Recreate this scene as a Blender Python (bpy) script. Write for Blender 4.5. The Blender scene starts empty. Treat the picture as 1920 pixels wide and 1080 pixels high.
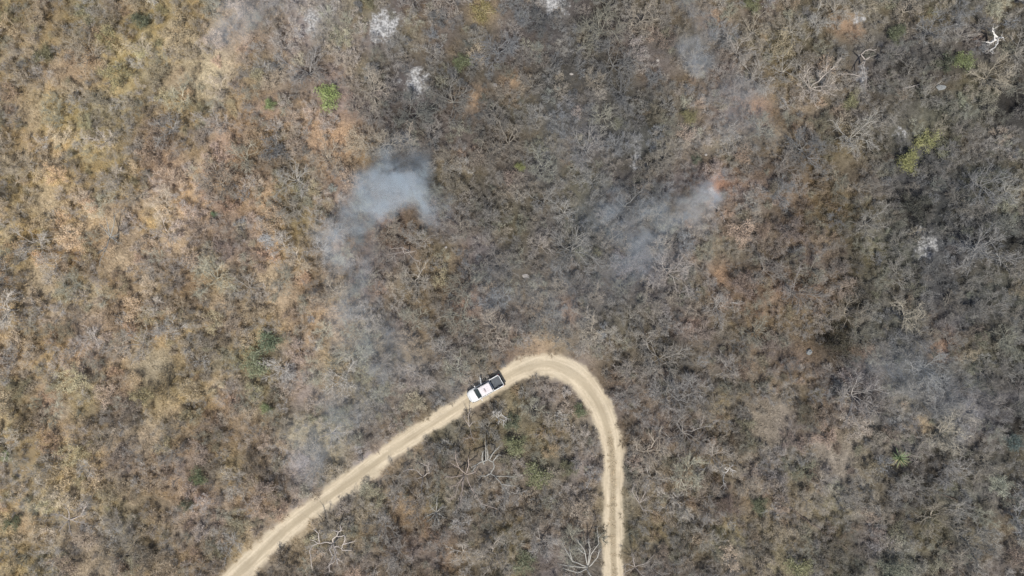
import bpy, math, random
import numpy as np
from mathutils import Vector, Matrix

# ------------------------------------------------------------------ camera, sky, sun, exposure
SC = bpy.context.scene
COL = SC.collection
M_PX = 0.075                       # metres on the ground for one photograph pixel
CAM_H = 96.0                       # flying height of the camera

cam_d = bpy.data.cameras.new("camera")
cam_d.sensor_width = 36.0
cam_d.lens = 36.0 * CAM_H / (1920 * M_PX)
cam_d.clip_start = 0.5
cam_d.clip_end = 5000
cam = bpy.data.objects.new("camera", cam_d)
COL.objects.link(cam)
cam.location = (0, 0, CAM_H)
cam.rotation_euler = (0, 0, 0)
SC.camera = cam

SUN_ELEV = math.radians(61)
SUN_AZ = math.atan2(-1.0, -0.02)          # direction TOWARDS the sun, from +X
world = bpy.data.worlds.new("World")
SC.world = world
world.use_nodes = True
wn = world.node_tree.nodes
wl = world.node_tree.links
wn.clear()
sky = wn.new("ShaderNodeTexSky")
sky.sky_type = 'NISHITA'
sky.sun_disc = False
sky.sun_elevation = SUN_ELEV
sky.sun_rotation = math.pi / 2 - SUN_AZ
sky.dust_density = 2.0
bg = wn.new("ShaderNodeBackground")
bg.inputs[1].default_value = 0.125
wo = wn.new("ShaderNodeOutputWorld")
wl.new(sky.outputs[0], bg.inputs[0])
wl.new(bg.outputs[0], wo.inputs[0])

sun_d = bpy.data.lights.new("sun", 'SUN')
sun_d.energy = 4.5
sun_d.angle = math.radians(0.6)
sun_d.color = (1.0, 0.95, 0.87)
sun = bpy.data.objects.new("sun", sun_d)
COL.objects.link(sun)
sdir = Vector((math.cos(SUN_AZ) * math.cos(SUN_ELEV), math.sin(SUN_AZ) * math.cos(SUN_ELEV), math.sin(SUN_ELEV)))
sun.rotation_euler = sdir.to_track_quat('Z', 'Y').to_euler()
sun.location = sdir * 120

SC.view_settings.view_transform = 'Standard'
SC.view_settings.look = 'None'
SC.view_settings.gamma = 1.0
SC.view_settings.use_curve_mapping = False
SC.view_settings.exposure = 0.0
SC.cycles.use_denoising = True
SC.cycles.denoiser = 'OPENIMAGEDENOISE'
SC.cycles.denoising_input_passes = 'RGB_ALBEDO_NORMAL'
SC.cycles.denoising_prefilter = 'NONE'
SC.cycles.max_bounces = 4
SC.cycles.diffuse_bounces = 2
SC.cycles.transparent_max_bounces = 24
SC.cycles.use_light_tree = False
SC.cycles.volume_bounces = 1
SC.cycles.volume_step_rate = 3.0
SC.cycles.volume_max_steps = 24

RNG = random.Random(20240)
NPR = np.random.default_rng(77)


# ------------------------------------------------------------------ helpers
def lin(c):
    c = c / 255.0
    return c / 12.92 if c <= 0.04045 else ((c + 0.055) / 1.055) ** 2.4


def L3(r, g, b):
    return (lin(r), lin(g), lin(b))


def gh(x, y):
    """height of the ground"""
    return 0.16 * math.sin(x * 0.09 + 1.3) * math.cos(y * 0.11 + 0.4) + 0.07 * math.sin(x * 0.31 + y * 0.27)


def w2(px, py, z=0.0):
    """photograph pixel -> ground position of a point at height z"""
    k = M_PX * (CAM_H - z) / CAM_H
    return ((px - 960) * k, (540 - py) * k)


class MB:
    def __init__(self):
        self.v = []
        self.f = []

    def quad(self, a, b, c, d):
        n = len(self.v)
        self.v += [tuple(a), tuple(b), tuple(c), tuple(d)]
        self.f.append((n, n + 1, n + 2, n + 3))

    def poly(self, pts):
        n = len(self.v)
        self.v += [tuple(p) for p in pts]
        self.f.append(tuple(range(n, n + len(pts))))

    def box(self, x0, x1, y0, y1, z0, z1):
        n = len(self.v)
        self.v += [(x, y, z) for z in (z0, z1) for y in (y0, y1) for x in (x0, x1)]
        for q in ((0, 2, 3, 1), (4, 5, 7, 6), (0, 1, 5, 4), (2, 6, 7, 3), (0, 4, 6, 2), (1, 3, 7, 5)):
            self.f.append(tuple(n + i for i in q))

    def loft(self, rings, closed=True, caps=True):
        n = len(self.v)
        k = len(rings[0])
        for r in rings:
            self.v += [tuple(p) for p in r]
        for i in range(len(rings) - 1):
            for j in range(k if closed else k - 1):
                a = n + i * k + j
                b = n + i * k + (j + 1) % k
                self.f.append((a, b, b + k, a + k))
        if caps:
            self.f.append(tuple(n + j for j in reversed(range(k))))
            self.f.append(tuple(n + (len(rings) - 1) * k + j for j in range(k)))

    def tube(self, pts, rads, sides=5, cap=True):
        rings = []
        pts = [Vector(p) for p in pts]
        for i, p in enumerate(pts):
            d = (pts[min(i + 1, len(pts) - 1)] - pts[max(i - 1, 0)])
            if d.length < 1e-6:
                d = Vector((0, 0, 1))
            d.normalize()
            u = d.cross(Vector((0.31, 0.17, 0.94)))
            if u.length < 0.05:
                u = d.cross(Vector((1, 0, 0)))
            u.normalize()
            w = d.cross(u)
            r = rads[i]
            rings.append([p + (u * math.cos(t) + w * math.sin(t)) * r
                          for t in (2 * math.pi * k / sides for k in range(sides))])
        self.loft(rings, True, cap)

    def ribbon(self, pts, w0, w1, rng):
        pts = [Vector(p) for p in pts]
        d = (pts[-1] - pts[0]).normalized()
        rv = Vector((rng.gauss(0, 1), rng.gauss(0, 1), rng.gauss(0, 1) + 1.2))
        s = d.cross(rv)
        if s.length < 1e-4:
            return
        s.normalize()
        n = len(self.v)
        m = len(pts)
        for i, p in enumerate(pts):
            w = (w0 + (w1 - w0) * i / (m - 1)) * 0.5
            self.v += [tuple(p - s * w), tuple(p + s * w)]
        for i in range(m - 1):
            a = n + 2 * i
            self.f.append((a, a + 1, a + 3, a + 2))

    def mesh(self, name, mat, smooth=False):
        me = bpy.data.meshes.new(name)
        me.from_pydata(self.v, [], self.f)
        me.materials.append(mat)
        if smooth:
            me.polygons.foreach_set("use_smooth", [True] * len(me.polygons))
        me.update()
        return me


def link(name, me, parent=None, loc=(0, 0, 0), rz=0.0, sc=None):
    o = bpy.data.objects.new(name, me)
    COL.objects.link(o)
    o.location = loc
    o.rotation_euler = (0, 0, rz)
    if sc is not None:
        o.scale = sc
    if parent is not None:
        o.parent = parent
    return o


def tag(o, label=None, cat=None, group=None, kind=None):
    if label:
        o["label"] = label
    if cat:
        o["category"] = cat
    if group:
        o["group"] = group
    if kind:
        o["kind"] = kind
    return o


# ------------------------------------------------------------------ materials
def new_mat(name):
    m = bpy.data.materials.new(name)
    m.use_nodes = True
    nt = m.node_tree
    b = nt.nodes["Principled BSDF"]
    return m, nt, b


def N(nt, t, **kw):
    n = nt.nodes.new(t)
    for k, v in kw.items():
        setattr(n, k, v)
    return n


def plain(name, col, rough=0.6, metal=0.0, spec=0.5, noise=0.0, nscale=8.0, coat=0.0):
    m, nt, b = new_mat(name)
    b.inputs["Base Color"].default_value = (*col, 1)
    b.inputs["Roughness"].default_value = rough
    b.inputs["Metallic"].default_value = metal
    b.inputs["Specular IOR Level"].default_value = spec
    b.inputs["Coat Weight"].default_value = coat
    if noise > 0:
        tc = N(nt, "ShaderNodeTexCoord")
        nz = N(nt, "ShaderNodeTexNoise")
        nz.inputs["Scale"].default_value = nscale
        nz.inputs["Detail"].default_value = 6
        mr = N(nt, "ShaderNodeMapRange")
        mr.inputs[1].default_value = 0.3
        mr.inputs[2].default_value = 0.7
        mr.inputs[3].default_value = 1 - noise
        mr.inputs[4].default_value = 1 + noise
        mx = N(nt, "ShaderNodeVectorMath", operation='SCALE')
        mx.inputs[0].default_value = col
        nt.links.new(tc.outputs["Object"], nz.inputs["Vector"])
        nt.links.new(nz.outputs[0], mr.inputs[0])
        nt.links.new(mr.outputs[0], mx.inputs["Scale"])
        nt.links.new(mx.outputs[0], b.inputs["Base Color"])
    return m


def veg_mat(name, gain, grey, var=0.35, nscale=1.6, rough=0.85, transl=0.0):
    """colour of one plant comes from its own 'tint' value, varied through the plant"""
    m, nt, b = new_mat(name)
    at = N(nt, "ShaderNodeAttribute", attribute_type='INSTANCER', attribute_name="tint")
    geo = N(nt, "ShaderNodeNewGeometry")
    nz = N(nt, "ShaderNodeTexNoise")
    nz.inputs["Scale"].default_value = nscale
    nz.inputs["Detail"].default_value = 5
    nt.links.new(geo.outputs["Position"], nz.inputs["Vector"])
    mr = N(nt, "ShaderNodeMapRange")
    mr.inputs[1].default_value = 0.28
    mr.inputs[2].default_value = 0.72
    mr.inputs[3].default_value = gain * (1 - var)
    mr.inputs[4].default_value = gain * (1 + var)
    nt.links.new(nz.outputs[0], mr.inputs[0])
    mix = N(nt, "ShaderNodeMix", data_type='RGBA')
    mix.inputs[0].default_value = grey
    mix.inputs[7].default_value = (0.20, 0.19, 0.17, 1)
    nt.links.new(at.outputs["Color"], mix.inputs[6])
    mx = N(nt, "ShaderNodeVectorMath", operation='SCALE')
    nt.links.new(mix.outputs[2], mx.inputs[0])
    nt.links.new(mr.outputs[0], mx.inputs["Scale"])
    nt.links.new(mx.outputs[0], b.inputs["Base Color"])
    b.inputs["Roughness"].default_value = rough
    b.inputs["Specular IOR Level"].default_value = 0.15
    return m


MAT_TWIG = veg_mat("twig_bark", 1.55, 0.30, 0.22, 2.2)
MAT_BARK = veg_mat("trunk_bark", 1.75, 0.35, 0.30, 3.0)
MAT_DRYLEAF = veg_mat("dry_leaf", 1.5, 0.0, 0.28, 2.0)
MAT_STRAW = veg_mat("dry_grass", 1.45, 0.0, 0.25, 1.2)
MAT_GREEN = veg_mat("green_leaf", 1.0, 0.0, 0.40, 3.0, 0.5)
MAT_DEAD = veg_mat("bleached_wood", 1.0, 0.0, 0.15, 4.0, 0.8)

# ------------------------------------------------------------------ colour of the vegetation over the land (sRGB, by 160 px cell)
GRID = [
    [(142, 125, 98), (140, 124, 100), (154, 136, 108), (133, 123, 112), (122, 112, 102), (120, 108, 96), (108, 100, 90), (110, 100, 88), (128, 115, 100), (118, 104, 86), (108, 104, 94), (118, 108, 94)],
    [(142, 126, 100), (138, 120, 98), (140, 118, 96), (143, 120, 97), (118, 108, 100), (110, 99, 92), (108, 101, 92), (110, 104, 96), (122, 106, 92), (118, 102, 86), (102, 98, 90), (104, 102, 94)],
    [(150, 130, 104), (146, 126, 100), (142, 122, 98), (142, 124, 102), (126, 110, 95), (112, 104, 94), (110, 104, 96), (112, 106, 102), (126, 110, 96), (118, 100, 80), (94, 92, 86), (104, 102, 94)],
    [(142, 124, 100), (146, 126, 100), (140, 122, 100), (150, 128, 102), (130, 116, 104), (120, 106, 96), (114, 106, 98), (112, 106, 102), (124, 108, 92), (114, 98, 82), (104, 100, 92), (100, 98, 92)],
    [(142, 124, 100), (138, 122, 100), (136, 120, 98), (130, 118, 102), (126, 116, 106), (122, 110, 98), (126, 112, 98), (118, 108, 100), (122, 106, 90), (108, 92, 76), (106, 104, 104), (98, 98, 96)],
    [(138, 122, 102), (142, 124, 102), (128, 110, 92), (128, 116, 106), (125, 114, 104), (118, 108, 88), (120, 108, 92), (118, 108, 98), (116, 104, 90), (122, 112, 98), (116, 110, 98), (106, 102, 94)],
    [(138, 124, 100), (130, 118, 98), (130, 116, 98), (126, 112, 96), (120, 106, 90), (116, 104, 90), (112, 104, 92), (116, 106, 96), (118, 106, 92), (118, 108, 92), (108, 104, 96), (114, 108, 96)],
]
GRID_LIN = np.vectorize(lin)(np.array(GRID, float) * np.linspace(1.085, 1.05, 12)[None, :, None])
GRID_LIN = GRID_LIN * 0.80 + GRID_LIN.mean(axis=2, keepdims=True) * np.array((0.20, 0.204, 0.185))
for cols, keep in ((slice(8, 10), 0.80), (slice(1, 4), 0.88)):
    GRID_LIN[:, cols] = GRID_LIN[:, cols] * keep + GRID_LIN[:, cols].mean(axis=2, keepdims=True) * (1 - keep)
GRID_LIN[0, 0:3] *= 0.86
GRID_LIN[1:3, 0:2] *= 0.94
GRID_LIN[0:4, 4:8] *= 0.92          # scorched upper centre
GRID_LIN[1:6, 10:12] *= 0.98        # scorched eastern strip


def vnoise(x, y, seed=0):
    """smooth value noise, 0..1"""
    i, j = math.floor(x), math.floor(y)
    a, b = x - i, y - j
    a, b = a * a * (3 - 2 * a), b * b * (3 - 2 * b)

    def h(p, q):
        n = (p * 374761393 + q * 668265263 + seed * 974711) & 0xffffffff
        n = ((n ^ (n >> 13)) * 1274126177) & 0xffffffff
        return ((n ^ (n >> 16)) & 0xffff) / 65535.0
    return (h(i, j) * (1 - a) + h(i + 1, j) * a) * (1 - b) + (h(i, j + 1) * (1 - a) + h(i + 1, j + 1) * a) * b


# dark places, deep shade and charring painted into the colour: px, py, radius px
DARK_GAPS = [(1213, 230, 20), (1212, 300, 18), (1715, 395, 42), (1885, 195, 34), (1905, 440, 40), (1640, 275, 26), (1560, 650, 36), (1378, 830, 36), (1905, 800, 28),
           (1610, 560, 26), (1500, 800, 22), (1180, 365, 22), (1690, 120, 22), (1720, 110, 20), (1830, 720, 26), (1350, 890, 16), (1620, 735, 20), (1500, 510, 20),
           (395, 885, 20), (520, 900, 18), (375, 640, 16), (760, 985, 30), (1080, 560, 24), (1260, 640, 18), (860, 770, 16), (1000, 960, 16)]
DARK_W = [((a - 960) * M_PX, (540 - b) * M_PX, r * M_PX) for a, b, r in DARK_GAPS]


def dark_factor(x, y):
    f = 1.0
    for a, b, r in DARK_W:
        d2 = ((x - a) ** 2 + (y - b) ** 2) / (r * r)
        if d2 < 4:
            f *= 1 - 0.55 * math.exp(-d2 * 1.2)
    return f



def land_tint(x, y):
    """linear colour of the plants and litter growing around (x, y)"""
    px = x / M_PX + 960
    py = 540 - y / M_PX
    u = min(max(px / 160 - 0.5, 0), 10.999)
    v = min(max(py / 154.3 - 0.5, 0), 5.999)
    i, j = int(u), int(v)
    a, b = u - i, v - j
    g = GRID_LIN
    c = (g[j, i] * (1 - a) * (1 - b) + g[j, i + 1] * a * (1 - b) + g[j + 1, i] * (1 - a) * b + g[j + 1, i + 1] * a * b)
    n1 = vnoise(x / 3.4, y / 3.4, 1) - 0.5
    n2 = vnoise(x / 9.0, y / 9.0, 2) - 0.5
    hue = vnoise(x / 4.2 + 9, y / 4.2, 3) - 0.5
    grn = vnoise(x / 5.0, y / 5.0 + 31, 4) - 0.5
    c = c * (1 + 0.62 * n1 + 0.30 * n2)
    c = c * np.array((1 + 0.11 * hue, 1 + 0.09 * grn, 1 - 0.28 * hue - 0.14 * grn))
    return c * dark_factor(x, y)


# bare openings carpeted with dry grass: px, py, radius px, sRGB
OPENINGS = [
    (395, 140, 48, (205, 186, 138)), (330, 70, 22, (190, 160, 110)), (640, 262, 42, (206, 162, 108)), (600, 275, 30, (190, 150, 104)),
    (392, 486, 20, (204, 184, 132)), (510, 525, 34, (200, 172, 122)), (335, 458, 24, (196, 164, 112)), (230, 490, 30, (188, 160, 112)),
    (95, 385, 30, (190, 166, 120)), (160, 425, 20, (200, 168, 112)), (60, 215, 26, (186, 160, 112)), (140, 130, 34, (178, 146, 100)),
    (320, 315, 36, (188, 150, 104)), (330, 150, 30, (176, 150, 108)), (215, 420, 26, (186, 158, 108)), (80, 520, 30, (186, 162, 116)),
    (325, 775, 26, (196, 168, 116)), (280, 820, 40, (182, 158, 122)), (420, 575, 30, (178, 150, 112)), (545, 575, 34, (180, 152, 110)),
    (285, 692, 40, (172, 156, 122)), (90, 750, 28, (178, 140, 102)), (160, 1068, 50, (180, 156, 116)), (50, 985, 26, (182, 150, 100)),
    (1345, 348, 26, (178, 124, 84)), (1420, 205, 22, (184, 138, 92)), (1725, 798, 18, (206, 176, 124)), (1350, 512, 24, (164, 126, 82)),
    (1770, 655, 26, (168, 126, 92)), (1340, 40, 22, (176, 138, 98)), (905, 20, 24, (160, 136, 84)), (960, 155, 16, (180, 144, 96)),
    (890, 185, 22, (164, 130, 88)), (1580, 45, 24, (172, 134, 94)), (875, 565, 26, (164, 128, 98)), (1060, 590, 26, (158, 118, 78)),
    (720, 420, 34, (150, 112, 86)), (1430, 800, 60, (150, 134, 112)), (1570, 870, 50, (158, 144, 122)), (1460, 1060, 40, (150, 138, 98)),
    (760, 965, 24, (176, 142, 90)), (1010, 650, 34, (176, 144, 100)), (1605, 60, 12, (170, 130, 90)), (240, 930, 26, (172, 148, 112)),
]
OPEN_W = [(*w2(a, b), r * M_PX, np.array(L3(*c))) for a, b, r, c in OPENINGS]

# ------------------------------------------------------------------ the dirt track
TRACK = [(200, 1345, 42), (322, 1200, 43), (444, 1080, 42), (524, 1004, 40), (597, 946, 37), (668, 896, 39), (729, 850, 37), (795, 805, 34), (863, 762, 32),
         (908, 732, 34), (952, 705, 38), (995, 687, 43), (1032, 683, 46), (1070, 698, 48), (1101, 727, 46), (1127, 768, 44), (1143, 820, 42), (1149, 875, 39),
         (1149, 975, 38), (1151, 1080, 38), (1154, 1200, 38), (1160, 1400, 38)]


def catmull(P, n):
    out = []
    P = [np.array(p, float) for p in P]
    P = [2 * P[0] - P[1]] + P + [2 * P[-1] - P[-2]]
    for i in range(1, len(P) - 2):
        for k in range(n):
            t = k / n
            out.append(0.5 * ((2 * P[i]) + (-P[i - 1] + P[i + 1]) * t + (2 * P[i - 1] - 5 * P[i] + 4 * P[i + 1] - P[i + 2]) * t * t
                              + (-P[i - 1] + 3 * P[i] - 3 * P[i + 1] + P[i + 2]) * t ** 3))
    out.append(P[-2])
    return out


TC = [(*w2(p[0], p[1]), p[2] * M_PX * 0.5) for p in catmull(TRACK, 10)]
TCA = np.array(TC)


def track_dist(x, y):
    """distance beyond the track's edge (negative on the track)"""
    d = np.hypot(TCA[:, 0] - x, TCA[:, 1] - y) - TCA[:, 2]
    return float(d.min())


def scorch(px, py):
    """how much the fire has blackened the plants: top centre, centre and the eastern strip, in uneven streaks"""
    a = math.exp(-(((px - 1010) / 300) ** 2 + ((py - 250) / 330) ** 2))
    b = math.exp(-(((px - 1790) / 190) ** 2 + ((py - 420) / 420) ** 2))
    n = vnoise(px / 70.0, py / 105.0, 33)
    return min(1.0, max(a, b)) * min(1.0, max(0.0, (n - 0.36) * 3.2))


def leafiness(px, py):
    """how much of the land's cover still carries dry leaves: golden in the west, rusty in the east-centre"""
    t = 1 / (1 + math.exp((px - 640 + (540 - py) * 0.25) / 90))
    rust = math.exp(-(((px - 1470) / 190) ** 2 + ((py - 560) / 330) ** 2))
    low = math.exp(-(((px - 1430) / 260) ** 2 + ((py - 950) / 160) ** 2)) * 0.6
    return min(1.0, 0.18 + 0.62 * t + 0.60 * rust + low)


# ------------------------------------------------------------------ ground
def soil_tint(x, y):
    c = land_tint(x, y).copy()
    lf = leafiness(x / M_PX + 960, 540 - y / M_PX)
    c = c * (0.58 + 0.42 * lf) * (1 + 0.06 * lf * np.array((0.8, 0.8, -0.6)))
    sc_ = 0.75 * scorch(x / M_PX + 960, 540 - y / M_PX)
    c = c * (1 - sc_) + c.mean() * np.array((0.60, 0.63, 0.66)) * sc_
    for ox, oy, r, oc in OPEN_W:
        d2 = ((x - ox) ** 2 + (y - oy) ** 2) / (r * r)
        if d2 < 5:
            w = 0.85 * math.exp(-d2 * 0.9)
            oc2 = oc * 0.55 + oc.mean() * 0.36
            c = c * (1 - w) + oc2 * 0.92 * w
    return c


def build_ground():
    xs = [-1500, -600, -250, -130] + list(np.arange(-104, 104.1, 1.0)) + [130, 250, 600, 1500]
    ys = [-1500, -600, -250, -110] + list(np.arange(-74, 74.1, 1.0)) + [110, 250, 600, 1500]
    nx, ny = len(xs), len(ys)
    v, c = [], []
    for y in ys:
        for x in xs:
            v.append((x, y, gh(x, y)))
            t = soil_tint(x, y)
            c += [t[0], t[1], t[2], 1.0]
    f = [(j * nx + i, j * nx + i + 1, (j + 1) * nx + i + 1, (j + 1) * nx + i) for j in range(ny - 1) for i in range(nx - 1)]
    me = bpy.data.meshes.new("ground")
    me.from_pydata(v, [], f)
    ca = me.color_attributes.new("soil", 'FLOAT_COLOR', 'POINT')
    ca.data.foreach_set("color", c)
    m, nt, b = new_mat("leaf_litter_soil")
    at = N(nt, "ShaderNodeAttribute", attribute_name="soil")
    geo = N(nt, "ShaderNodeNewGeometry")
    prev = at.outputs["Color"]
    for scale, lo, hi, det in ((0.35, 0.72, 1.22, 3), (1.9, 0.66, 1.28, 5), (11.0, 0.60, 1.38, 6)):
        nz = N(nt, "ShaderNodeTexNoise")
        nz.inputs["Scale"].default_value = scale
        nz.inputs["Detail"].default_value = det
        nz.inputs["Roughness"].default_value = 0.65
        mr = N(nt, "ShaderNodeMapRange")
        mr.inputs[1].default_value = 0.3
        mr.inputs[2].default_value = 0.7
        mr.inputs[3].default_value = lo
        mr.inputs[4].default_value = hi
        mx = N(nt, "ShaderNodeVectorMath", operation='SCALE')
        nt.links.new(geo.outputs["Position"], nz.inputs["Vector"])
        nt.links.new(nz.outputs[0], mr.inputs[0])
        nt.links.new(prev, mx.inputs[0])
        nt.links.new(mr.outputs[0], mx.inputs["Scale"])
        prev = mx.outputs[0]
    nt.links.new(prev, b.inputs["Base Color"])
    b.inputs["Roughness"].default_value = 0.95
    b.inputs["Specular IOR Level"].default_value = 0.1
    bn = N(nt, "ShaderNodeTexNoise")
    bn.inputs["Scale"].default_value = 5.0
    bn.inputs["Detail"].default_value = 8
    nt.links.new(geo.outputs["Position"], bn.inputs["Vector"])
    bp = N(nt, "ShaderNodeBump")
    bp.inputs["Strength"].default_value = 0.9
    bp.inputs["Distance"].default_value = 0.15
    nt.links.new(bn.outputs[0], bp.inputs["Height"])
    nt.links.new(bp.outputs[0], b.inputs["Normal"])
    me.materials.append(m)
    me.polygons.foreach_set("use_smooth", [True] * len(me.polygons))
    o = link("ground", me)
    tag(o, "dry leaf-littered brown soil under the whole scrubland", "ground", kind="structure")


build_ground()


def build_track():
    NV = 17
    v, f, uv, soil = [], [], [], []
    n = len(TC)
    s = 0.0
    rg = random.Random(5)
    for i in range(n):
        x, y, h = TC[i]
        x0, y0, _ = TC[max(i - 1, 0)]
        x1, y1, _ = TC[min(i + 1, n - 1)]
        tx, ty = x1 - x0, y1 - y0
        l = math.hypot(tx, ty)
        tx, ty = tx / l, ty / l
        nx_, ny_ = -ty, tx
        if i:
            s += math.hypot(x - TC[i - 1][0], y - TC[i - 1][1])
        for k in range(NV):
            t = -1.5 + 3.0 * k / (NV - 1)
            xx = x + nx_ * t * h
            yy = y + ny_ * t * h
            rut = 0.05 * math.exp(-((abs(t) - 0.55) / 0.2) ** 2)
            edge = max(0, abs(t) - 1.0) * 0.06
            z = gh(xx, yy) + 0.045 - rut * 0.6 - edge * 1.5
            v.append((xx, yy, z))
            uv.append((s, t))
            soil.append(soil_tint(xx, yy))
    for i in range(n - 1):
        for k in range(NV - 1):
            a = i * NV + k
            f.append((a, a + NV, a + NV + 1, a + 1))
    me = bpy.data.meshes.new("dirt_track")
    me.from_pydata(v, [], f)
    ua = me.attributes.new("track_uv", 'FLOAT_VECTOR', 'POINT')
    ua.data.foreach_set("vector", [q for p in uv for q in (p[0], p[1], 0.0)])
    ca = me.color_attributes.new("soil", 'FLOAT_COLOR', 'POINT')
    ca.data.foreach_set("color", [q for p in soil for q in (p[0], p[1], p[2], 1.0)])
    m, nt, b = new_mat("pale_track_dirt")
    li = nt.links
    au = N(nt, "ShaderNodeAttribute", attribute_name="track_uv")
    sep = N(nt, "ShaderNodeSeparateXYZ")
    li.new(au.outputs["Vector"], sep.inputs[0])
    ab = N(nt, "ShaderNodeMath", operation='ABSOLUTE')
    li.new(sep.outputs[1], ab.inputs[0])
    geo = N(nt, "ShaderNodeNewGeometry")
    # streaky noise that runs along the track
    sv = N(nt, "ShaderNodeVectorMath", operation='MULTIPLY')
    sv.inputs[1].default_value = (0.35, 5.0, 1.0)
    li.new(au.outputs["Vector"], sv.inputs[0])
    sn = N(nt, "ShaderNodeTexNoise")
    sn.inputs["Scale"].default_value = 1.0
    sn.inputs["Detail"].default_value = 5
    li.new(sv.outputs[0], sn.inputs["Vector"])
    fn = N(nt, "ShaderNodeTexNoise")
    fn.inputs["Scale"].default_value = 3.2
    fn.inputs["Detail"].default_value = 8
    fn.inputs["Roughness"].default_value = 0.7
    li.new(geo.outputs["Position"], fn.inputs["Vector"])
    bn = N(nt, "ShaderNodeTexNoise")
    bn.inputs["Scale"].default_value = 0.28
    bn.inputs["Detail"].default_value = 3
    li.new(geo.outputs["Position"], bn.inputs["Vector"])

    def mrange(src, a, b_, c, d, smooth=False):
        r = N(nt, "ShaderNodeMapRange")
        if smooth:
            r.interpolation_type = 'SMOOTHSTEP'
        r.inputs[1].default_value, r.inputs[2].default_value, r.inputs[3].default_value, r.inputs[4].default_value = a, b_, c, d
        li.new(src, r.inputs[0])
        return r.outputs[0]

    def math2(op, a, b_):
        q = N(nt, "ShaderNodeMath", operation=op)
        for i, s_ in enumerate((a, b_)):
            if isinstance(s_, (int, float)):
                q.inputs[i].default_value = s_
            else:
                li.new(s_, q.inputs[i])
        return q.outputs[0]

    # position across, shaken by noise so that the edges fray
    fray = mrange(fn.outputs[0], 0.25, 0.75, -0.22, 0.22)
    fray2 = mrange(bn.outputs[0], 0.3, 0.7, -0.24, 0.24)
    acr = math2('ADD', math2('ADD', ab.outputs[0], fray), fray2)
    edge = mrange(acr, 0.74, 1.26, 0.0, 1.0, True)
    # litter on the hump between the wheel ruts: grows along the southern leg (u > 107 m) and thinly on the western one
    hump = mrange(math2('ADD', ab.outputs[0], math2('MULTIPLY', fray, 0.45)), 0.16, 0.42, 1.0, 0.0, True)
    south = mrange(sep.outputs[0], 84.0, 104.0, 0.48, 0.9, True)
    west = mrange(sep.outputs[0], 44.0, 74.0, 0.65, 0.35, True)
    leg = math2('MAXIMUM', south, west)
    hump = math2('MULTIPLY', hump, leg)
    hump = math2('MULTIPLY', hump, mrange(fn.outputs[0], 0.3, 0.62, 0.6, 1.05))
    rut = N(nt, "ShaderNodeMix", data_type='RGBA')
    rut.inputs[6].default_value = (0.54, 0.465, 0.345, 1)
    rut.inputs[7].default_value = (0.43, 0.365, 0.265, 1)
    li.new(mrange(sn.outputs[0], 0.36, 0.68, 0.0, 1.0), rut.inputs[0])
    fine = N(nt, "ShaderNodeVectorMath", operation='SCALE')
    li.new(rut.outputs[2], fine.inputs[0])
    li.new(mrange(fn.outputs[0], 0.25, 0.75, 0.86, 1.12), fine.inputs["Scale"])
    tone = N(nt, "ShaderNodeVectorMath", operation='SCALE')
    li.new(fine.outputs[0], tone.inputs[0])
    li.new(mrange(bn.outputs[0], 0.3, 0.7, 0.84, 1.06), tone.inputs["Scale"])
    hm = N(nt, "ShaderNodeMix", data_type='RGBA')
    hm.inputs[7].default_value = (0.27, 0.225, 0.155, 1)
    li.new(hump, hm.inputs[0])
    li.new(tone.outputs[0], hm.inputs[6])
    so = N(nt, "ShaderNodeAttribute", attribute_name="soil")
    em = N(nt, "ShaderNodeMix", data_type='RGBA')
    li.new(edge, em.inputs[0])
    li.new(hm.outputs[2], em.inputs[6])
    sd = N(nt, "ShaderNodeVectorMath", operation='SCALE')
    li.new(so.outputs["Color"], sd.inputs[0])
    li.new(mrange(fn.outputs[0], 0.3, 0.7, 0.65, 1.4), sd.inputs["Scale"])
    li.new(sd.outputs[0], em.inputs[7])
    li.new(em.outputs[2], b.inputs["Base Color"])
    b.inputs["Roughness"].default_value = 0.95
    b.inputs["Specular IOR Level"].default_value = 0.1
    bp = N(nt, "ShaderNodeBump")
    bp.inputs["Strength"].default_value = 0.5
    bp.inputs["Distance"].default_value = 0.08
    li.new(fn.outputs[0], bp.inputs["Height"])
    li.new(bp.outputs[0], b.inputs["Normal"])
    me.materials.append(m)
    me.polygons.foreach_set("use_smooth", [True] * len(me.polygons))
    o = link("dirt_track", me)
    tag(o, "pale rutted dirt track looping through the dry scrub", "track", kind="structure")


build_track()

# ------------------------------------------------------------------ white pickup
TRUCK_PX = (909.5, 729.5)


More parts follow.
